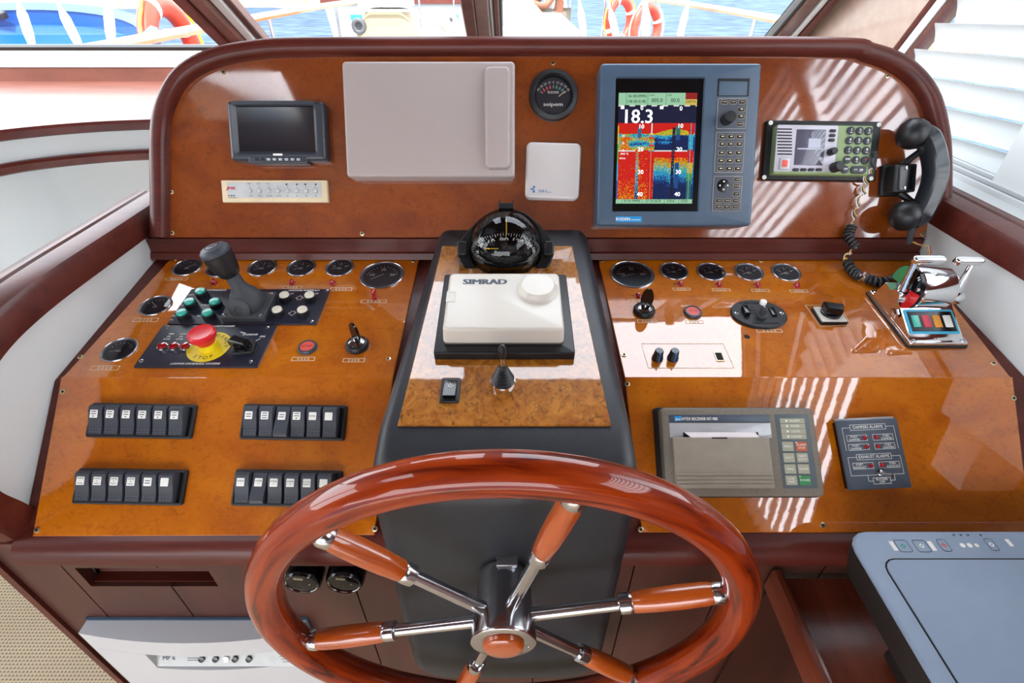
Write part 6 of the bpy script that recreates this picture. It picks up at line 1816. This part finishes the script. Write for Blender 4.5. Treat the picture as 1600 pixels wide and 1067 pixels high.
# ---------------------------------------------------------------- outside: deck, rails, sea
SEAZ = H - 3.0
mb = MB(); mb.box(-260, 260, -60, 420, SEAZ - .5, SEAZ); tag(mb.build('sea', SEA, None, False), 'rippled blue sea beyond the deck', 'sea', kind='structure')
mb = MB(); rnd = random.Random(3)
L = []
N = 60
for k in range(N + 1):
    x = -170 + 160 * k / N
    h = 6.5 + 2.5 * rnd.random(); y0 = 56 + 4 * rnd.random()
    L.append([(x, y0, SEAZ - .1), (x, y0 + 1.0, SEAZ + .5 + .4 * rnd.random()), (x, y0 + 5, SEAZ + 2 + rnd.random()), (x, y0 + 16, SEAZ + h), (x, y0 + 40, SEAZ + h + 2), (x, y0 + 40, SEAZ - .1)])
mb.loft(L); tag(mb.build('shore', SHORE), 'pale dry shoreline across the water', 'shore', kind='structure')

ZD = H - .95
mb = MB(); 
dk = [(-2.0, 1.95), (2.0, 1.95), (2.0, 5.5), (1.75, 8), (1.2, 10.5), (.3, 12.3), (-.3, 12.3), (-1.2, 10.5), (-1.75, 8), (-2.0, 5.5)]
mb.prism(dk, SEAZ, ZD); tag(mb.build('foredeck', DECK), 'white foredeck ahead of the windscreen', 'deck', kind='structure')
mb = MB(); mb.box(-2.2, 1.25, 1.93, 2.0, ZD, H - .26); tag(mb.build('cabin_front', GELCOAT), 'white cabin front under the windscreen', 'cabin', kind='structure')

# coachroof and raised hatch
mb = MB(); mb.slab(2.1, 2.2, ZD, H - .42, .3, .12, -.80, 3.2); tag(mb.build('coachroof', DECK), 'broad white coachroof ahead of the port windscreen', 'coachroof')
hp0 = at(786, 20, 4.4)
prf = [(at(786, 62, 4.4).x, H - .95), (at(786, 6, 4.4).x, at(786, 4, 4.4).z), (at(808, 5, 4.4).x, at(808, 5, 4.4).z), (at(828, 12, 4.4).x, at(828, 12, 4.4).z), (at(845, 23, 4.4).x, at(845, 23, 4.4).z), (at(858, 36, 4.4).x, at(858, 36, 4.4).z), (at(861, 45, 4.4).x, at(861, 45, 4.4).z), (at(905, 46, 4.4).x, at(905, 47, 4.4).z), (at(905, 62, 4.4).x, H - .95)]
mb = MB(); mb.loft([[(x, y, z) for x, z in prf] for y in (4.4, 6.2)]); tag(mb.build('deck_hatch', DECK), 'curved white hatch housing right of the centre mullion', 'hatch')

# rails with stanchions
def rail(sx, label):
    r = root('bulwark_rail', label, 'rail', group='varnished bulwark rails')
    pts = [(sx * 1.95, 2.5), (sx * 1.95, 5.5), (sx * 1.72, 8), (sx * 1.2, 10.5), (sx * .35, 12.2)]
    P = catmull([(x, y, H - .30) for x, y in pts], 5)
    mb = MB(); mb.sweep(P, [(-.05, -.02), (.05, -.02), (.055, 0), (.045, .02), (-.045, .02), (-.055, 0)]); mb.build('cap_rail', DECKWOOD, r)
    for i in range(1, len(P), 3):
        p = P[i]; mb = MB(); mb.tube([(p.x, p.y, ZD), (p.x, p.y, p.z - .02)], .016, 10); mb.build('stanchion', STEEL, r)
rail(-1, 'varnished wooden bulwark rail by the blue boat')
rail(1, 'varnished wooden bulwark rail seen through the starboard pane')

# rigging screws
def rigging(px0, py0, px1, py1, F, label, w=.022):
    a = at(px0, py0, F); b = at(px1, py1, F)
    d = (b - a).normalized(); top = b + d * 1.2; foot = a - d * ((a.z - ZD) / max(.2, d.z))
    o = root('rigging_screw', label, 'rigging', group='rigging screws outside')
    mb = MB(); mb.tube([a + d * .10, b, top], w * .4, 10); mb.build('wire', ALU, o)
    mb = MB(); mb.tube([foot, a - d * .03, a + d * .02, a + d * .10, a + d * .14], [w * .7, w * .7, w, w, w * .5], 10); mb.build('fork_end', GELCOAT, o)
rigging(47, 60, 28, 0, 2.9, 'white rigging screw in front of the blue boat, outermost')
rigging(121, 66, 88, 0, 2.9, 'slanting white rigging screw across the middle of the blue boat')
rigging(173, 58, 168, 0, 2.9, 'white rigging screw between blue boat and lifebuoy')
rigging(912, 54, 905, 0, 3.4, 'white rigging screw beside the curved hatch', .02)
rigging(963, 58, 950, 0, 3.4, 'white rigging screw against the first pair of lifebuoys', .02)
rigging(1009, 58, 1010, 0, 3.4, 'white rigging screw crossing the outer lifebuoy', .024)
rigging(1062, 58, 1076, 0, 3.4, 'white rigging screw under the starboard rail', .02)

# lifebuoys
def lifebuoy(c, yaw, tilt, label, rope):
    o = root('lifebuoy', label, 'lifebuoy', T(*c) @ RZ(yaw) @ RX(90 - tilt), 'orange lifebuoys')
    mb = MB(); n, m = 48, 14; R, r = .285, .075
    mb.loft([[((R + r * math.cos(2 * math.pi * j / m)) * math.cos(2 * math.pi * i / n), (R + r * math.cos(2 * math.pi * j / m)) * math.sin(2 * math.pi * i / n), r * .8 * math.sin(2 * math.pi * j / m)) for j in range(m)] for i in range(n)], closed=True); mb.build('ring', ORANGE, o)
    for k in range(4):
        a = 22 + 90 * k
        mb = MB(); L = []
        for d in range(4):
            an = math.radians(a - 5 + 10 * d / 3)
            L.append([((R + r * 1.04 * math.cos(2 * math.pi * j / m)) * math.cos(an), (R + r * 1.04 * math.cos(2 * math.pi * j / m)) * math.sin(an), r * .83 * math.sin(2 * math.pi * j / m)) for j in range(m)])
        mb.loft(L); mb.build('white_band', INK, o)
    pts = []
    for k in range(48):
        a = 2 * math.pi * k / 48; rr2 = R + r + .015 + .04 * abs(math.sin(2 * a + math.pi / 2)); pts.append((rr2 * math.cos(a), rr2 * math.sin(a), .02))
    mb = MB(); mb.tube(pts, .010, 6, closed=True); mb.build('grab_line', rope, o)
lifebuoy(at(273, 78, 4.4), 92, 3, 'orange lifebuoy hanging by the port rail beside the blue boat', ROPEY)
lifebuoy(at(968, 32, 9.6), 44, 3, 'orange lifebuoy with a yellow line on the starboard side', ROPEY)
lifebuoy(at(1009, 46, 9.2), 40, 3, 'orange lifebuoy behind the thick rigging screw on the starboard side', ROPEW)

# blue tender
c = at(70, 62, 3.9)
o = root('blue_tender', 'bright blue plastic boat lying outside the port rail', 'boat', T(c.x - .32, c.y - .05, c.z - .06) @ RZ(10) @ RX(15))
mb = MB(); L = []
def hull(k, z, s): return [((.92 * s) * math.cos(2 * math.pi * i / 40) * (1 + .10 * math.cos(2 * math.pi * i / 40)), (.62 * s) * math.sin(2 * math.pi * i / 40), z) for i in range(40)]
L = [hull(0, -.55, .35), hull(0, -.40, .75), hull(0, -.12, .95), hull(0, .06, 1.0), hull(0, .08, .97), hull(0, .06, .90), hull(0, -.03, .86), hull(0, -.10, .70), hull(0, -.14, .3)]
mb.loft(L); mb.build('hull', BLUEBOAT, o)
mb = MB(); mb.loft([hull(0, .062, 1.005), hull(0, .092, .97), hull(0, .062, .885)], False, False); mb.build('rim', BLUEBOAT_L, o)
for x, y in ((-.2, .50), (.1, .20)):
    mb = MB(); mb.slab(.20, .05, 0, .04, .01, .008); mb.build('strap_pad', BLACKP, o, M=T(x, y, .03 if y > .4 else -.09) @ RZ(-8))

# moored boat ahead, with canvas-covered winch, fender
c = at(610, 26, 14.0)
o = root('moored_boat', 'white moored boat with a varnished rail and blue stripe', 'boat', T(c.x, 14.0, c.z))
x0 = at(508, 20, 14).x - c.x; x1 = at(742, 20, 14).x - c.x + .3; zt_ = at(600, 4, 14).z - c.z; zb = SEAZ - c.z
mb = MB(); mb.loft([[(x0 + .35, y, zb), (x0, y, zt_), (x1, y, zt_ - .02), (x1 + .1, y, zb)] for y in (0, 2.6)]); mb.build('hull', DECK, o)
mb = MB(); mb.box(x0 - .05, x1 + .1, -.06, .06, zt_ - .02, zt_ + .08); mb.build('cap_rail', MAROON, o)
for a, b in ((548, 566), (682, 716)):
    xa = at(a, 27, 14).x - c.x; xb = at(b, 27, 14).x - c.x; zz = at(a, 27, 14).z - c.z; mb = MB(); mb.box(xa, xb, -.02, -.001, zz - .05, zz + .05); mb.build('blue_stripe', SKYB, o)
mb = MB(); mb.box(-.6, 1.6, .6, 2.2, zt_, zt_ + 1.2); mb.build('deckhouse', DECK, o)
c = at(608, 38, 6.2)
o = root('deck_winch', 'anchor winch under a beige canvas cover on the foredeck', 'winch', T(c.x, 6.2, ZD))
hgt = c.z - ZD
mb = MB(); mb.loft([[(x, y, z) for x, y in rr(a, b, .08)] for z, a, b in ((0, .75, .5), (hgt - .05, .62, .42), (hgt + .06, .46, .36), (hgt + .13, .40, .32), (hgt + .14, .30, .24))]); mb.build('canvas_cover', CANVAS, o)
mb = MB(); mb.slab(.52, .36, hgt + .16, hgt + .42, .05, .04); mb.build('winch_head', DECK, o)
mb = MB(); mb.tube([(-.25, -.2, hgt + .13), (.25, -.2, hgt + .13)], .012, 8); mb.build('lashing', ROPEW, o)
mb = MB(); n, m = 24, 10
mb.loft([[((.05 + .026 * math.cos(2 * math.pi * j / m)) * math.cos(2 * math.pi * i / n), .026 * math.sin(2 * math.pi * j / m), (.05 + .026 * math.cos(2 * math.pi * j / m)) * math.sin(2 * math.pi * i / n)) for j in range(m)] for i in range(n)], closed=True)
fo = root('tyre_fender', 'small black tyre fender beside the covered winch', 'fender', T(*at(561, 41, 6.0)))
mb.build('tyre', RUBBER, fo)
mb = MB(); mb.lathe([(.028, -.02), (.028, .02)], 16); mb.build('hub_plug', BLACKP, fo, M=RX(90))
fo = root('ball_fender', 'white ball fender with a dark eye on the foredeck', 'fender', T(*at(697, 34, 7.0)))
mb = MB(); mb.ball((0, 0, 0), .14, .14, .12); mb.build('ball', DECK, fo)
mb = MB(); mb.lathe([(.022, -.01), (.022, .012), (.005, .014)], 12); mb.build('eye', RUBBER, fo, M=T(.07, -.11, .03) @ RX(90))

# seated person in white shirt and grey shorts, arms folded on the knees
def person():
    p = at(873, 42, 8.6)
    o = root('person', 'person in white shirt and grey shorts sitting with folded arms on the foredeck', 'person', T(p.x, 8.6, p.z) @ RZ(-72))
    def skinned(name, verts, edges, radii, m, roots=(0,), lv=2):
        me = bpy.data.meshes.new(name); me.from_pydata(verts, edges, []); me.materials.append(m)
        ob = link(name, me, o)
        md = ob.modifiers.new('skin', 'SKIN'); md.use_smooth_shade = True
        for i, r in enumerate(radii):
            sv = me.skin_vertices[0].data[i]; sv.radius = (r, r); sv.use_root = i in roots
        sb = ob.modifiers.new('sub', 'SUBSURF'); sb.levels = lv; sb.render_levels = lv
        return ob
    V = [(0, 0, .05), (0, -.05, .22), (0, -.13, .40), (0, -.16, .50), (0, -.18, .58),
         (-.10, -.02, .06), (-.13, -.42, .22), (-.12, -.34, -.20), (-.12, -.46, -.24), (.10, -.02, .06), (.13, -.42, .22), (.12, -.34, -.20), (.12, -.46, -.24),
         (-.19, -.14, .44), (-.24, -.30, .26), (-.06, -.42, .28), (.19, -.14, .44), (.24, -.30, .26), (.06, -.44, .29), (-.01, -.43, .29), (0, -.44, .31)]
    E_ = [(0, 1), (1, 2), (2, 3), (3, 4), (0, 5), (5, 6), (6, 7), (7, 8), (0, 9), (9, 10), (10, 11), (11, 12), (2, 13), (13, 14), (14, 15), (15, 19), (2, 16), (16, 17), (17, 18), (18, 20)]
    Rr = [.14, .14, .14, .06, .055, .10, .062, .045, .04, .10, .062, .045, .04, .06, .045, .035, .06, .045, .035, .03, .03]
    skinned('body', V, E_, Rr, SKIN)
    skinned('shirt', [(0, 0, .08), (0, -.05, .24), (0, -.13, .42), (-.20, -.14, .45), (-.24, -.22, .35), (.20, -.14, .45), (.24, -.22, .35)], [(0, 1), (1, 2), (2, 3), (3, 4), (2, 5), (5, 6)], [.165, .165, .155, .075, .07, .075, .07], SHIRT)
    skinned('shorts', [(0, .02, .06), (-.10, -.04, .07), (-.13, -.36, .20), (.10, -.04, .07), (.13, -.36, .20)], [(0, 1), (1, 2), (0, 3), (3, 4)], [.165, .125, .085, .125, .085], SHORTS)
    mb = MB(); mb.ball((0, -.20, .72), .078, .095, .115, 20, 12); mb.ball((0, -.295, .71), .012, .018, .018, 8, 6); mb.ball((-.079, -.20, .715), .012, .02, .03, 8, 6); mb.ball((.079, -.20, .715), .012, .02, .03, 8, 6); mb.build('head', SKIN, o)
    mb = MB(); mb.ball((0, -.185, .755), .085, .098, .095, 20, 10); mb.build('hair', HAIR, o)
    mb = MB(); mb.ball((-.03, -.29, .735), .009, .006, .006, 8, 6); mb.ball((.03, -.29, .735), .009, .006, .006, 8, 6); mb.build('eyes', HAIR, o)
    return p
pp = person()
mb = MB(); mb.slab(.62, .5, 0, .05, .04, .02); mb.slab(.5, .4, -(pp.z - .07 - ZD), 0, .03, 0)
tag(mb.build('deck_bench', DECKWOOD, None, M=T(pp.x - .02, 8.55, pp.z - .10)), 'small wooden deck bench under the seated person', 'bench')

# printed letters and marks too small to pick apart one by one
for ob in bpy.data.objects:
    if ob.parent and ob.name.split('.')[0] in ('lettering', 'legends', 'depth_figures', 'position_figures', 'dial_markings', 'card_numerals', 'ring_lettering', 'grip_dots', 'panel_print', 'small_marks', 'emblem', 'engraved_legend'):
        ob['kind'] = 'stuff'
